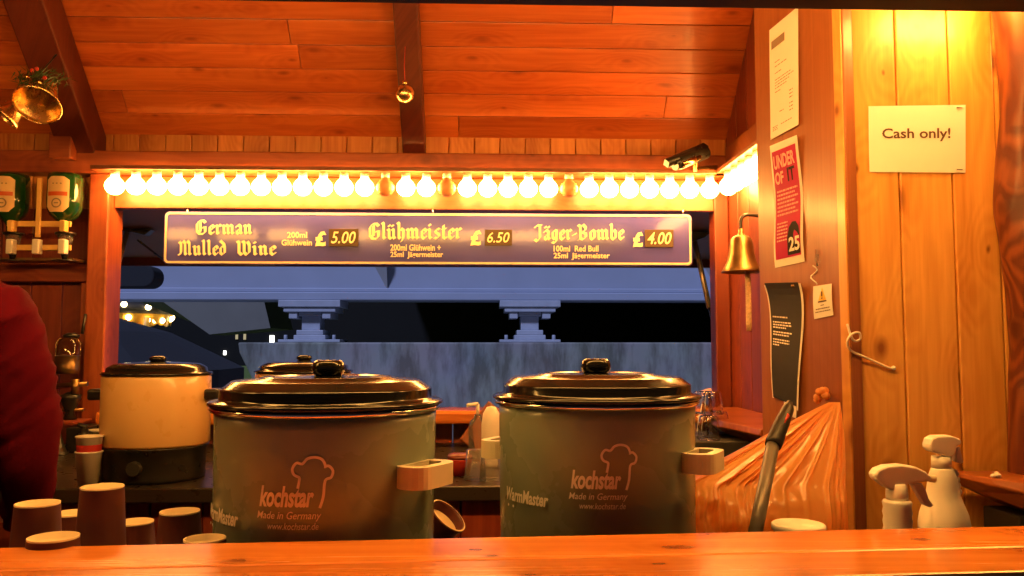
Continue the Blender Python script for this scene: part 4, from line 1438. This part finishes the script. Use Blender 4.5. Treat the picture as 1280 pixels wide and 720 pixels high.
# ================================================================== SPRAY BOTTLES
Y1 = 1.42
ca_ = at(1122, 650, Y1)
t = thing('spray_bottle', 'shorter white spray bottle with ribbed neck and long trigger head', 'spray bottle', (ca_.x, Y1, ZW), 'white spray bottles behind the bar')
k1 = Y1 / F
b = MB()
Zy = lambda py: at(1122, py, Y1).z
b.lathe([(.030, ZW), (.033, ZW + .01), (.033, Zy(690)), (22 * k1 * .82, Zy(672)), (18 * k1, Zy(664)), (16.5 * k1, Zy(658)), (17.5 * k1, Zy(651)), (16.4 * k1, Zy(646)), (17.6 * k1, Zy(640)), (16.4 * k1, Zy(634)), (17.5 * k1, Zy(628)), (16 * k1, Zy(625)), (12 * k1, Zy(624.5))], (ca_.x, Y1, 0), 32)
b.build('body', M['white'], t)
b = MB(); b.lathe([(12.6 * k1, Zy(624)), (13.2 * k1, Zy(620)), (12.2 * k1, Zy(604))], (ca_.x, Y1, 0), 24); b.build('neck_collar', M['white'], t)
b = MB()
b.prism_px([(1094, 594), (1099, 587), (1110, 583), (1128, 581.5), (1146, 584), (1158, 590), (1162, 594), (1165, 595), (1165, 600), (1161, 602), (1150, 603), (1139, 604), (1131, 609), (1124, 613), (1112, 612), (1104, 606), (1096, 600)], Y1 - .014, .028)
hd = b.build('spray_head', M['white'], t, bevel=.007, seg=3)
b = MB()
b.prism_px([(1140, 604.5), (1153, 603.5), (1158, 612), (1162, 624), (1168, 632), (1164, 635), (1156, 632), (1149, 620)], Y1 - .008, .016)
b.build('trigger', M['white'], hd, bevel=.003)
b = MB(); b.tube([at(1161, 598, Y1), at(1169, 599, Y1)], .0065, 12); b.build('nozzle', M['creamplastic'], hd, bevel=.001)

Y2 = 1.50
cb_ = at(1180, 650, Y2)
t = thing('spray_bottle', 'taller white spray bottle with wide rounded shoulders', 'spray bottle', (cb_.x, Y2, ZW), 'white spray bottles behind the bar')
k2 = Y2 / F
Zy = lambda py: at(1180, py, Y2).z
b = MB()
b.lathe([(.040, ZW), (.044, ZW + .012), (30 * k2, Zy(668)), (30 * k2, Zy(655)), (28 * k2, Zy(642)), (23 * k2, Zy(628)), (19.5 * k2, Zy(618)), (18 * k2, Zy(606)), (16.5 * k2, Zy(596)), (13.5 * k2, Zy(587)), (12.5 * k2, Zy(585))], (cb_.x, Y2, 0), 36)
for i in range(4):
    q = at(1193.5 + i * 1.2, 592 + i * 7.5, Y2)
    b.sphere((q.x, Y2, q.z), 5 * k2, 12, 8, 1.1)
b.build('body', M['white'], t)
b = MB(); b.lathe([(12 * k2, Zy(584.8)), (11.4 * k2, Zy(570))], (cb_.x - .001, Y2, 0), 24); b.build('neck_collar', M['white'], t)
b = MB()
b.prism_px([(1163, 556), (1165, 549), (1172, 545.5), (1190, 545), (1199, 548), (1203, 551), (1202, 556), (1197, 558), (1195, 568), (1189, 572), (1180, 569), (1166, 565), (1163, 561)], Y2 - .015, .030)
hd = b.build('spray_head', M['white'], t, bevel=.006, seg=3)
b = MB(); b.prism_px([(1196, 560), (1200, 558), (1205, 578), (1202, 580), (1195, 577)], Y2 - .008, .016); b.build('trigger', M['white'], hd, bevel=.002)

# ================================================================== BAG, BROOM
kn = onpan(1043, 500, .035)
t = thing('plastic_bag', 'translucent orange bin bag hung by a knot from the brown door leaf', 'bag', kn)
b = MB()
NU, NV = 420, 44
vs, fs = [], []
brg = random.Random(6)
ph = [brg.uniform(0, 6.28) for _ in range(8)]
FOLDS = [(brg.uniform(0, 6.28), brg.uniform(.012, .05), brg.uniform(.004, .016)) for _ in range(62)]
# outline of the bag's near side in the photo's measure, carried at its own depth
for j in range(NV + 1):
    v = j / NV
    py = 503 + v * 230
    lft = 1036 - 178 * min(1.0, v / .42) ** .95 if v < .42 else 858 - 8 * (v - .42)
    rgt = 1050 + 6 * v
    Yc = 1.86 - .10 * min(1, v / .5)
    pl0 = at(lft, py, Yc - .12 * min(1, v * 2)); pr0 = at(rgt, py, Yc + .0)
    ctr = (pl0 + pr0) / 2
    hwid = (pr0 - pl0) / 2
    dep = .006 + .10 * min(1, v / .6) ** .8
    for i in range(NU):
        a = 2 * math.pi * i / NU
        fold = 1 + (.16 * math.sin(a * 11 + ph[0] + .8 * math.sin(a * 3)) + .12 * math.sin(a * 23 + ph[1] + math.sin(a * 5)) + .07 * math.sin(a * 41 + ph[2] + v)) * (1.0 - .45 * v)
        left = max(0.0, min(1.0, (-math.cos(a) - .05) * 2.2)) * min(1, max(0, v - .18) * 3)
        n1_ = noise.noise(Vector((a * 4.0, v * 6.0, 1.3)))
        n2_ = noise.noise(Vector((a * 11.0, v * 17.0, 4.1)))
        n3_ = 1 - abs(noise.noise(Vector((a * 7.0 + v * 5, v * 13.0 - a * 2, 7.7)))) * 2
        crk = (n1_ * .012 + n2_ * .007 + n3_ * .010) * left + (n1_ * .006 + n2_ * .002) * min(1, v * 2)
        # narrow taut folds that run from the knot
        fl = 0.0
        for (q0, q1, q2) in FOLDS:
            da = abs(a + .05 * math.sin(v * 5 + q0) - q0)
            fl += q2 * math.exp(-(da / q1) ** 2)
        crk += fl * (1 - .55 * v) * min(1, v * 6)
        fold = 1.0
        d_ = Vector((0, -1, 0)) * (dep * math.sin(a) * fold + crk)
        vs.append(ctr + hwid * math.cos(a) + d_)
for j in range(NV):
    for i in range(NU):
        i2 = (i + 1) % NU
        fs.append((j * NU + i, j * NU + i2, (j + 1) * NU + i2, (j + 1) * NU + i))
fs.append(tuple(NV * NU + i for i in range(NU)))
b.add(vs, fs, True); b.build('sack', M['bag'], t)
b = MB()
for i in range(9):
    a = i * .7
    e = kn + pd * (.014 * math.cos(a)) + Vector((0, 0, .012 + .012 * math.sin(a * 1.7))) + pn * .008 * math.sin(a)
    b.sphere(e, .0095, 9, 6)
b.build('knot', M['bag'], t)
b = MB(); b.tube([kn + Vector((0, 0, .01)), onpan(1036, 492, .002)], .004, 8); b.build('hook', M['brass'], t)

t = thing('broom_handle', 'grey broom handle with black grip leaning in front of the orange bag', 'broom', at(938, 700, 1.40))
b = MB(); b.tube([at(966, 556, 1.585), at(935, 712, 1.42)], .0125, 18); b.build('tube', M['greytube'], t)
b = MB(); b.tube([at(987, 503, 1.66), at(985, 511, 1.645), at(976, 532, 1.615), at(968, 552, 1.59), at(966, 557, 1.584)], [.006, .012, .0150, .0165, .0155], 18); b.build('grip', M['grip'], t)
b = MB(); b.tube([at(984, 519, 1.623), at(979, 530, 1.606)], .0055, 10); b.build('hanging_hole', M['redtub'], t)

# ================================================================== BELL, CAMERA, BAUBLE, ORNAMENT
Yb = 2.80
bc_ = at(927, 330, Yb)
kb = Yb / F
Zy = lambda py: at(927, py, Yb).z
t = thing('brass_bell', 'aged brass ship bell hanging from a bracket on the side wall with a rope', 'bell', (bc_.x, Yb, Zy(342)))
b = MB()
prof = [(24.5, 341), (25, 339), (22.5, 335), (18.5, 327), (16, 317), (14.5, 306), (13, 299), (9.5, 295.5), (4.5, 294), (3.2, 290), (3.2, 286)]
b.lathe([(r * kb, Zy(y)) for r, y in prof], (bc_.x, Yb, 0), 40, cap0=False); b.build('bell_body', M['brass'], t, solid=.0025)
b = MB(); b.tube(smooth_pts([Vector((bc_.x, Yb, Zy(288))), Vector((bc_.x, Yb, Zy(276))), Vector((bc_.x + .010, Yb, Zy(270))), Vector((bc_.x + .03, Yb, Zy(268.5))), Vector((XS - .012, Yb, Zy(270)))]), .0065, 10)
b.tube([(XS - .013, Yb, Zy(270)), (XS - .001, Yb, Zy(270))], .024, 16); b.build('bracket', M['black'], t)
b = MB()
rx = at(935, 350, Yb).x
b.tube(smooth_pts([Vector((bc_.x + .006, Yb, Zy(330))), Vector((bc_.x + .014, Yb, Zy(343))), Vector((rx, Yb, Zy(352))), Vector((rx, Yb, Zy(414)))]), [.003] * 5 + [.010] * 8, 12); b.build('rope', M['rope'], t)

# security camera
Yc2 = 3.05
t = thing('security_camera', 'small black bullet security camera on the tie beam above the bulbs', 'camera', at(885, 210, Yc2 + .1))
b = MB(); p0, p1 = at(843, 206, Yc2 - .06), at(882, 190, Yc2)
b.tube([p0, p0.lerp(p1, .12), p0.lerp(p1, .14), p1], [.022, .022, .026, .026], 20); b.build('body', M['black'], t)
b = MB(); dv = (p1 - p0); upv = Vector((0, 0, .024))
b.tube([p0.lerp(p1, .2) + Vector((0, -.02, -.012)), p0.lerp(p1, .75) + Vector((0, -.02, -.012))], .012, 12); b.build('silver_plate', M['brightbrass'], t)
b = MB(); b.tube([p0.lerp(p1, -.25) + upv * .7, p1 + upv * .8], .018, 4); b.build('sun_shield', M['black'], t)
b = MB(); b.tube([p0.lerp(p1, .7), at(868, 212, Yc2 + .02), at(885, 213, Yc2 + .10)], .009, 10); b.tube([at(868, 214, Yc2 + .05), at(896, 212, Yc2 + .05)], .018, 14); b.build('bracket', M['brass'], t)

# bauble
Yg = 2.86
q = at(506, 117, Yg)
t = thing('gold_bauble', 'small gold Christmas bauble hanging under the middle rafter', 'bauble', q)
b = MB(); b.sphere(q, .033, 24, 16); b.build('ball', M['goldball'], t)
b = MB(); b.lathe([(.008, .031), (.009, .044), (.005, .046)], q, 12); b.build('cap', M['brightbrass'], t)
b = MB(); b.tube([q + Vector((0, 0, .045)), q + Vector((-.003, .0, .10)), q + Vector((0, .0, .17))], .0015, 6); b.build('string', M['redtub'], t)

# bells with greenery on the left rafter
Yo = 2.62
t = thing('christmas_bells', 'pair of shiny gold Christmas bells under a green tinsel sprig on the rafter', 'ornament', at(40, 95, Yo))
ko = Yo / F


def bell(cx, cy, axis, r, Y):
    Mq = Vector(axis).normalized().to_track_quat('Z', 'Y').to_matrix().to_4x4()
    b = MB()
    L_ = r * 1.75
    b.lathe([(r, 0), (r * 1.03, r * .06), (r * .93, r * .2), (r * .72, r * .55), (r * .58, r * 1.0), (r * .46, L_ - r * .25), (r * .25, L_), (r * .05, L_ + r * .03)], at(cx, cy, Y), 36, M=Mq, cap0=False)
    return b.build('bell', M['goldball'], t, solid=.002)


bell(46, 132, (-.06, .62, .78), 28 * ko, Yo)
bell(4, 146, (.62, .30, .72), 20 * ko, Yo + .06)
b = MB()
gr = random.Random(8)
gc = at(45, 98, Yo)
for i in range(240):
    a = gr.uniform(0, 6.28)
    st = gc + Vector((gr.uniform(-.055, .085), gr.uniform(-.03, .05), gr.uniform(-.02, .02) ))
    d_ = Vector((gr.uniform(-1, 1), gr.uniform(-1, 1), gr.uniform(-1, 1))).normalized()
    e = st + d_ * gr.uniform(.02, .045)
    s_ = d_.cross(Vector((0.3, .5, 1))).normalized() * .0022
    b.add([st - s_, st + s_, e], [(0, 1, 2)])
b.build('greenery', M['needles'], t, fixn=False)
for (px, py, mt) in ((34, 96, 'brightbrass'), (49, 103, 'brightbrass'), (46, 86, 'redtub'), (56, 97, 'redtub'), (40, 88, 'redtub')):
    b = MB(); b.sphere(at(px, py, Yo - .03), .0065, 10, 7); b.build('berry', M[mt], t)
b = MB(); b.tube([gc, gc + Vector((.03, .06, .10))], .003, 6); b.build('hanger', M['black'], t)

# ================================================================== OPTICS ON THE BACK WALL
Yq = 3.14
kq = Yq / F
rk = thing('optic_rack', 'brass rod rack with white clips holding upside down spirit bottles', 'rack', at(60, 300, Yq))
for (y, x0, x1) in ((283, 22, 100), (312, 22, 100)):
    b = MB(); b.box((at(x0, y, Yq).x, Yq - .072, at(x0, y + 3.4, Yq).z), (at(x1, y, Yq).x, Yq - .062, at(x0, y - 3.4, Yq).z)); b.build('rod', M['goldrod'], rk, bevel=.002)
b = MB(); b.box((at(60.5, 250, Yq).x, Yq - .084, at(61, 300, Yq).z), (at(66, 250, Yq).x, Yq - .073, at(61, 228, Yq).z)); b.build('upright', M['goldrod'], rk, bevel=.002)
b = MB(); b.box((at(5, 250, Yq).x, Yq - .05, at(61, 327, Yq).z), (at(102, 250, Yq).x, Yq + .055, at(61, 324, Yq).z)); b.build('back_plate', M['brass'], rk)
for x in (31, 62.5, 94):
    b = MB(); b.box((at(x - 4.2, 312, Yq).x, Yq - .105, at(x, 321, Yq).z), (at(x + 4.2, 312, Yq).x, Yq - .0735, at(x, 303, Yq).z)); b.build('clip', M['white'], rk, bevel=.004)
    if x != 62.5:
        b = MB(); b.box((at(x - 3.5, 312, Yq).x, Yq - .105, at(x, 294, Yq).z), (at(x + 3.5, 312, Yq).x, Yq - .0735, at(x, 280, Yq).z)); b.build('bracket_arm', M['goldrod'], rk, bevel=.004)


def inv_bottle(label, px):
    c = at(px, 250, Yq - .03)
    Zy = lambda py: at(px, py, Yq - .03).z
    t = thing('spirit_bottle', label, 'bottle', (c.x, Yq - .03, Zy(287)), 'upside down green spirit bottles')
    b = MB()
    b.lathe([(4.2 * kq, Zy(289)), (4.4 * kq, Zy(282)), (7 * kq, Zy(278)), (16 * kq, Zy(270)), (19.5 * kq, Zy(262)), (20 * kq, Zy(250)), (20 * kq, Zy(224)), (18.5 * kq, Zy(219)), (1 * kq, Zy(220))], (c.x, Yq - .03, 0), 36)
    b.build('glass', M['greenglass'], t)
    def patch(x0, x1, y0, y1, name, mat, off, rad=None, cut=0):
        b = MB()
        rr_ = 20 * kq + off
        n = 14
        vs = []
        pts = []
        for i in range(n + 1):
            s = x0 + (x1 - x0) * i / n
            a = -math.pi / 2 + s * kq / rr_
            e = cut * max(0, abs((i / n) * 2 - 1) - .55) / .45
            for (yy) in (y1 - e, y0 + e * .6):
                vs.append((c.x + rr_ * math.cos(a), Yq - .03 + rr_ * math.sin(a), Zy(yy)))
        b.add(vs, [(2 * i, 2 * i + 2, 2 * i + 3, 2 * i + 1) for i in range(n)], True)
        return b.build(name, mat, t, fixn=False)
    patch(-14, 14, 224, 268, 'label', M['label'], .0008, cut=7)
    patch(-12, 12, 243, 248, 'label_band', M['labelred'], .0015)
    b = MB()
    rr_ = 20 * kq + .0016
    vs = []
    for i in range(24):
        a_ = 2 * math.pi * i / 24
        for q_ in (6.0, 4.4):
            s, yy = q_ * math.cos(a_), 257 + q_ * math.sin(a_)
            a = -math.pi / 2 + s * kq / rr_
            vs.append((c.x + rr_ * math.cos(a), Yq - .03 + rr_ * math.sin(a), Zy(yy)))
    b.add(vs, [(2 * i, 2 * ((i + 1) % 24), 2 * ((i + 1) % 24) + 1, 2 * i + 1) for i in range(24)])
    b.build('emblem', M['inksoft'], t, fixn=False)
    b = MB()
    for (sx, sy, w_) in ((0, 257, 2.6), (-4.5, 233, 1), (0, 233, 1), (4.5, 233, 1)):
        pt = []
        for (dx, dy) in ((-w_, -.7), (w_, -.7), (w_, .7), (-w_, .7)):
            a = -math.pi / 2 + (sx + dx) * kq / rr_
            pt.append((c.x + rr_ * math.cos(a), Yq - .03 + rr_ * math.sin(a), Zy(sy + dy)))
        b.add(pt, [(0, 1, 2, 3)])
    b.build('label_lettering', M['inksoft'], t, fixn=False)


inv_bottle('upside down green spirit bottle farther from the hatch post on the optic rack', 14)
inv_bottle('upside down green spirit bottle next to the hatch post on the optic rack', 81)


def optic(label, px, y0, Y):
    c = at(px, y0, Y)
    k = Y / F
    Zy = lambda py: at(px, py, Y).z
    t = thing('optic_measure', label, 'dispenser', (c.x, Y, Zy(y0 + 36)), 'spirit measures on the back wall')
    b = MB(); b.lathe([(11 * k, Zy(y0 + 4)), (12 * k, Zy(y0 + 3)), (12 * k, Zy(y0 + 1)), (5 * k, Zy(y0))], (c.x, Y, 0), 20); b.build('collar', M['black'], t)
    b = MB(); b.lathe([(5 * k, Zy(y0 + 22)), (8 * k, Zy(y0 + 12)), (9 * k, Zy(y0 + 4.2))], (c.x, Y, 0), 20, cap0=False, cap1=False); b.build('chamber', M['clearplastic'], t, solid=.001)
    b = MB(); b.lathe([(3 * k, Zy(y0 + 34)), (4.5 * k, Zy(y0 + 28)), (4 * k, Zy(y0 + 22.2))], (c.x, Y, 0), 16); b.lathe([(14 * k, Zy(y0 + 37)), (14 * k, Zy(y0 + 35.5)), (3 * k, Zy(y0 + 34.2))], (c.x, Y, 0), 20); b.build('spout', M['black'], t)


optic('dark spirit measure under the bottle farther from the hatch post', 17, 290, Yq - .05)
optic('dark spirit measure under the bottle next to the hatch post', 82, 290, Yq - .05)

# lower dispensers on the batten
Yd = 3.10
c = at(85, 440, Yd)
kd = Yd / F
Zy = lambda py: at(85, py, Yd).z
t = thing('juice_dispenser', 'clear jar dispenser with black cap hanging low beside the hatch post', 'dispenser', (c.x, Yd, Zy(470)))
b = MB(); b.tube([(c.x + .03, Yd + .06, Zy(392)), (c.x + .03, Yd + .04, Zy(417))], .006, 8); b.lathe([(9 * kd, Zy(422)), (10 * kd, Zy(419)), (4 * kd, Zy(416))], (c.x + .01, Yd, 0), 20); b.build('cap', M['black'], t)
b = MB(); b.lathe([(13 * kd, Zy(467)), (14 * kd, Zy(462)), (14 * kd, Zy(428)), (10 * kd, Zy(422.3))], (c.x, Yd, 0), 28); b.build('jar', M['glass'], t)
b = MB(); b.lathe([(12 * kd, Zy(466)), (12.6 * kd, Zy(461)), (12.6 * kd, Zy(445))], (c.x, Yd, 0), 28); b.build('juice', M['brass'], t)
c = at(88, 500, Yd)
t = thing('brass_tap_fitting', 'brass and black tap fitting below the clear jar beside the hatch post', 'tap', (c.x, Yd, Zy(528)))
b = MB(); b.tube([(c.x - .06, Yd, Zy(482)), (c.x + .06, Yd, Zy(480))], .009, 10); b.tube([(c.x + .02, Yd - .01, Zy(474)), (c.x + .02, Yd - .01, Zy(492))], .014, 12); b.tube([(c.x - .06, Yd, Zy(513)), (c.x + .05, Yd, Zy(512))], .006, 8); b.build('pipework', M['brass'], t)
b = MB(); b.lathe([(8 * kd, Zy(524)), (5 * kd, Zy(516)), (9 * kd, Zy(505)), (12 * kd, Zy(498)), (12 * kd, Zy(494)), (3 * kd, Zy(490))], (c.x, Yd, 0), 24); b.build('funnel', M['black'], t)
b = MB(); x0 = at(66, 520, Yd).x; x1 = Xl0 + .05
t = thing('corner_shelf', 'small red wooden shelf beside the hatch post over dark drink boxes', 'shelf', (x0, Yd, Zy(524)))
b.box((x0, Yd - .09, Zy(529)), (x1, YW - .09, Zy(524.5))); b.build('board', M['beam'], t, bevel=.004)
t = thing('drinks_box', 'tall black drinks box on the back counter under the small corner shelf', 'box', (x0, Yd - .05, ZK))
b = MB(); b.box((at(84, 580, 3.0).x, 2.98, ZK + .001), (at(106, 580, 3.0).x, YW - .09, Zy(531))); b.build('box', M['black'], t, bevel=.004)
q = at(72, 570, 2.95)
t = thing('dark_bottle', 'dark pourer bottle on the back counter behind the red sleeve', 'bottle', (q.x, 2.95, ZK))
Zz = lambda py: at(72, py, 2.95).z
b = MB(); b.lathe([(.033, ZK), (.035, ZK + .01), (.035, Zz(570)), (.016, Zz(553)), (.012, Zz(548)), (.004, Zz(537))], (q.x, 2.95, 0), 24); b.build('glass', M['black'], t)

# ================================================================== HATCH FLAP WITH STRUTS
t = thing('hatch_flap', 'raised grey plywood hatch flap outside the back opening on two gas struts', 'hatch', (0, YW + .07, zl1))
yf0, yf1 = YW + .07, YW + .80
fx0, fx1 = at(120, 320, YW + .8).x, at(910, 320, YW + .8).x
zf0 = at(300, 258, yf0).z
zf1 = at(165, 322, yf1).z
b = MB()
b.add([(fx0, yf0, zf0), (fx1, yf0, zf0), (fx1, yf1, zf1), (fx0, yf1, zf1), (fx0, yf0, zf0 + .025), (fx1, yf0, zf0 + .025), (fx1, yf1, zf1 + .025), (fx0, yf1, zf1 + .025)],
      [(0, 3, 2, 1), (4, 5, 6, 7), (0, 1, 5, 4), (1, 2, 6, 5), (2, 3, 7, 6), (3, 0, 4, 7)])
b.build('flap_board', M['flap'], t, bevel=.003)
b = MB(); b.box((fx0, yf1 + .001, zf1 - .04), (fx1, yf1 + .03, zf1 + .03)); b.build('edge_batten', M['rafter'], t, bevel=.003)
for (a, b0, dx) in (((160, 287), (130, 388), 1), ((868, 300), (904, 462), -1)):
    p0 = at(a[0], a[1], YW + .36); p1 = at(b0[0], b0[1], YW + .075)
    mm = p0.lerp(p1, .55)
    s_ = MB(); s_.tube([p0, mm], .0115, 14); st = s_.build('strut', M['strutgrey'], t)
    s_ = MB(); s_.tube([mm, p1], .006, 12); s_.sphere(p1, .012, 10, 8); s_.build('piston_rod', M['chrome'], st)
    zz = zf0 + (zf1 - zf0) * (.36 - .07) / .73
    s_ = MB(); s_.prism([(-.09 , zz - .006), (.09, zz - .006), (.06, zz - .03), (0, p0.z - .012), (-.02, p0.z - .012)], .05, Matrix.Translation((p0.x + .02 * dx, YW + .335, 0))); s_.build('bracket', M['black'], t, bevel=.003)
s_ = MB(); s_.tube([at(172, 300, YW + .37), at(206, 326, YW + .5)], .005, 8); s_.build('stay_wire', M['black'], t)
lq = at(160, 345, 5.6)  # body and rod made up for an unidentified grey oval
t = thing('grey_blob', 'made-up grey round-ended floodlight housing hanging outside beyond the hatch strut', 'blob', (lq.x, 5.6, lq.z))
b = MB(); k5 = 5.6 / F
b.prism(rrect(lq.x - 48 * k5, lq.z - 14 * k5, lq.x + 32 * k5, lq.z + 14 * k5, 13.5 * k5, 8), .18, Matrix.Translation((0, 5.6, 0))); b.build('shell', M['canopy'], t, bevel=.01)
b = MB(); b.tube([(lq.x, 5.7, lq.z + 13 * k5), (lq.x, 5.7, lq.z + 1.2)], .02, 8); b.build('drop_rod', M['canopy'], t)


# ================================================================== THE BARMAN
def skin_body(name, joints, edges, mat, parent, sub=2):
    me = bpy.data.meshes.new(name)
    me.from_pydata([j[0] for j in joints], edges, [])
    o = bpy.data.objects.new(name, me)
    COL.objects.link(o)
    o.parent = parent
    sk = o.modifiers.new('skin', 'SKIN')
    sk.use_smooth_shade = True
    for i, j in enumerate(joints):
        r_ = j[1]
        me.skin_vertices[0].data[i].radius = r_ if isinstance(r_, tuple) else (r_, r_)
    me.skin_vertices[0].data[0].use_root = True
    s_ = o.modifiers.new('sub', 'SUBSURF'); s_.levels = sub; s_.render_levels = sub
    me.materials.append(mat)
    return o


Ym = 1.80
sc_ = at(-117, 400, Ym)
man = thing('person', 'person in a maroon jumper standing behind the bar at the optics end', 'person', (sc_.x, Ym, .12))
# body: pelvis root, spine, neck, head, arms, legs (local to the feet; figure 1.80 m tall)
H = [((0, 0, .95), (.175, .12)), ((0, 0, 1.12), (.185, .115)), ((0, -.005, 1.30), (.185, .125)), ((0, .0, 1.40), (.150, .10)), ((0, 0, 1.53), (.062, .062)), ((0, -.02, 1.60), (.058, .062)),
     ((.175, 0, 1.395), (.078, .080)), ((.225, -.01, 1.22), (.074, .076)), ((.235, -.03, 1.06), (.066, .068)), ((.215, -.17, .93), (.048, .048)), ((.18, -.30, .90), (.032, .030)),
     ((-.175, 0, 1.395), (.078, .080)), ((-.225, -.01, 1.22), (.074, .076)), ((-.235, -.03, 1.06), (.066, .068)), ((-.215, -.17, .93), (.048, .048)), ((-.18, -.30, .90), (.032, .030)),
     ((.09, 0, .86), (.095, .10)), ((.10, -.01, .50), (.062, .065)), ((.10, .02, .10), (.045, .048)), ((.10, -.04, .045), (.045, .04)), ((.105, -.15, .035), (.042, .03)),
     ((-.09, 0, .86), (.095, .10)), ((-.10, -.01, .50), (.062, .065)), ((-.10, .02, .10), (.045, .048)), ((-.10, -.04, .045), (.045, .04)), ((-.105, -.15, .035), (.042, .03)),
     ((0, -.015, 1.68), (.082, .095)), ((0, -.005, 1.75), (.075, .088))]
Ed = [(0, 1), (1, 2), (2, 3), (3, 4), (4, 5), (3, 6), (6, 7), (7, 8), (8, 9), (9, 10), (3, 11), (11, 12), (12, 13), (13, 14), (14, 15), (0, 16), (16, 17), (17, 18), (18, 19), (19, 20), (0, 21), (21, 22), (22, 23), (23, 24), (24, 25), (5, 26), (26, 27)]
body = skin_body('body', H, Ed, M['cloth'], man, 3)
# per-region materials on the one body
def body_parts(o):
    dg = bpy.context.evaluated_depsgraph_get()
    me = bpy.data.meshes.new_from_object(o.evaluated_get(dg))
    o.modifiers.clear()
    o.data = me
    me.materials.clear()
    for k in ('cloth', 'skin', 'trouser'): me.materials.append(M[k])
    nr = [v_.normal.copy() for v_ in me.vertices]
    for v_, n_ in zip(me.vertices, nr):
        c = v_.co
        if c.z < 1.52 and not (c.y < -.25 and c.z < 1.05):      # folds of the loose jumper and trousers
            q_ = Vector((c.x * 5 + c.z * 3, c.y * 6, c.z * 15 + c.x * 7 + 3 * noise.noise(c * 4)))
            f_ = 1 - abs(noise.noise(q_)) * 2.4
            v_.co = c + n_ * (max(0, f_) ** 2 * .010 - .003 + noise.noise(c * 7) * .008)
    for p_ in me.polygons:
        c = p_.center
        p_.use_smooth = True
        p_.material_index = 1 if (c.z > 1.535 or (c.y < -.27 and .8 < c.z < 1.05)) else (2 if c.z < .84 and abs(c.x) < .19 and c.y > -.2 else 0)


bpy.context.view_layer.update()
body_parts(body)
# fingers
for s in (1, -1):
    wr = Vector((s * .18, -.30, .90))
    for f_ in range(5):
        if f_ < 4:
            o_ = wr + Vector((s * (.022 - .015 * f_), -.02, 0))
            ln = (.078, .088, .084, .066)[f_]
            pts = [o_, o_ + Vector((0, -ln * .45, -.004)), o_ + Vector((0, -ln * .75, -.022)), o_ + Vector((0, -ln * .92, -.045))]
        else:
            o_ = wr + Vector((-s * .026, .0, -.004))
            pts = [o_, o_ + Vector((-s * .022, -.022, -.004)), o_ + Vector((-s * .03, -.05, -.016))]
        b = MB(); b.tube(smooth_pts(pts, 3), [.0095] * (3 * (len(pts) - 1)) + [.007], 10); b.build('finger', M['skin'], man, local=True)
b = MB()
b.lathe([(.02, -.06), (.083, -.035), (.098, .02), (.092, .06), (.06, .10), (.001, .115)], (0, .012, 1.72), 24); b.build('hair', M['hair'], man, local=True, subsurf=1)
for s in (-1, 1):
    b = MB(); b.sphere((s * .034, -.094, 1.695), .012, 12, 8); b.build('eye', M['white'], man, local=True)
    b = MB(); b.sphere((s * .086, .0, 1.68), .018, 10, 8, 1.7); b.build('ear', M['skin'], man, local=True)
b = MB(); b.tube([(0, -.098, 1.695), (0, -.118, 1.66), (0, -.100, 1.652)], [.008, .014, .008], 10); b.build('nose', M['skin'], man, local=True)
b = MB(); b.tube([(-.022, -.093, 1.625), (0, -.099, 1.622), (.022, -.093, 1.625)], [.003, .006, .003], 8); b.build('mouth', M['posterpink'], man, local=True)
man.rotation_euler = (0, 0, R(-158))
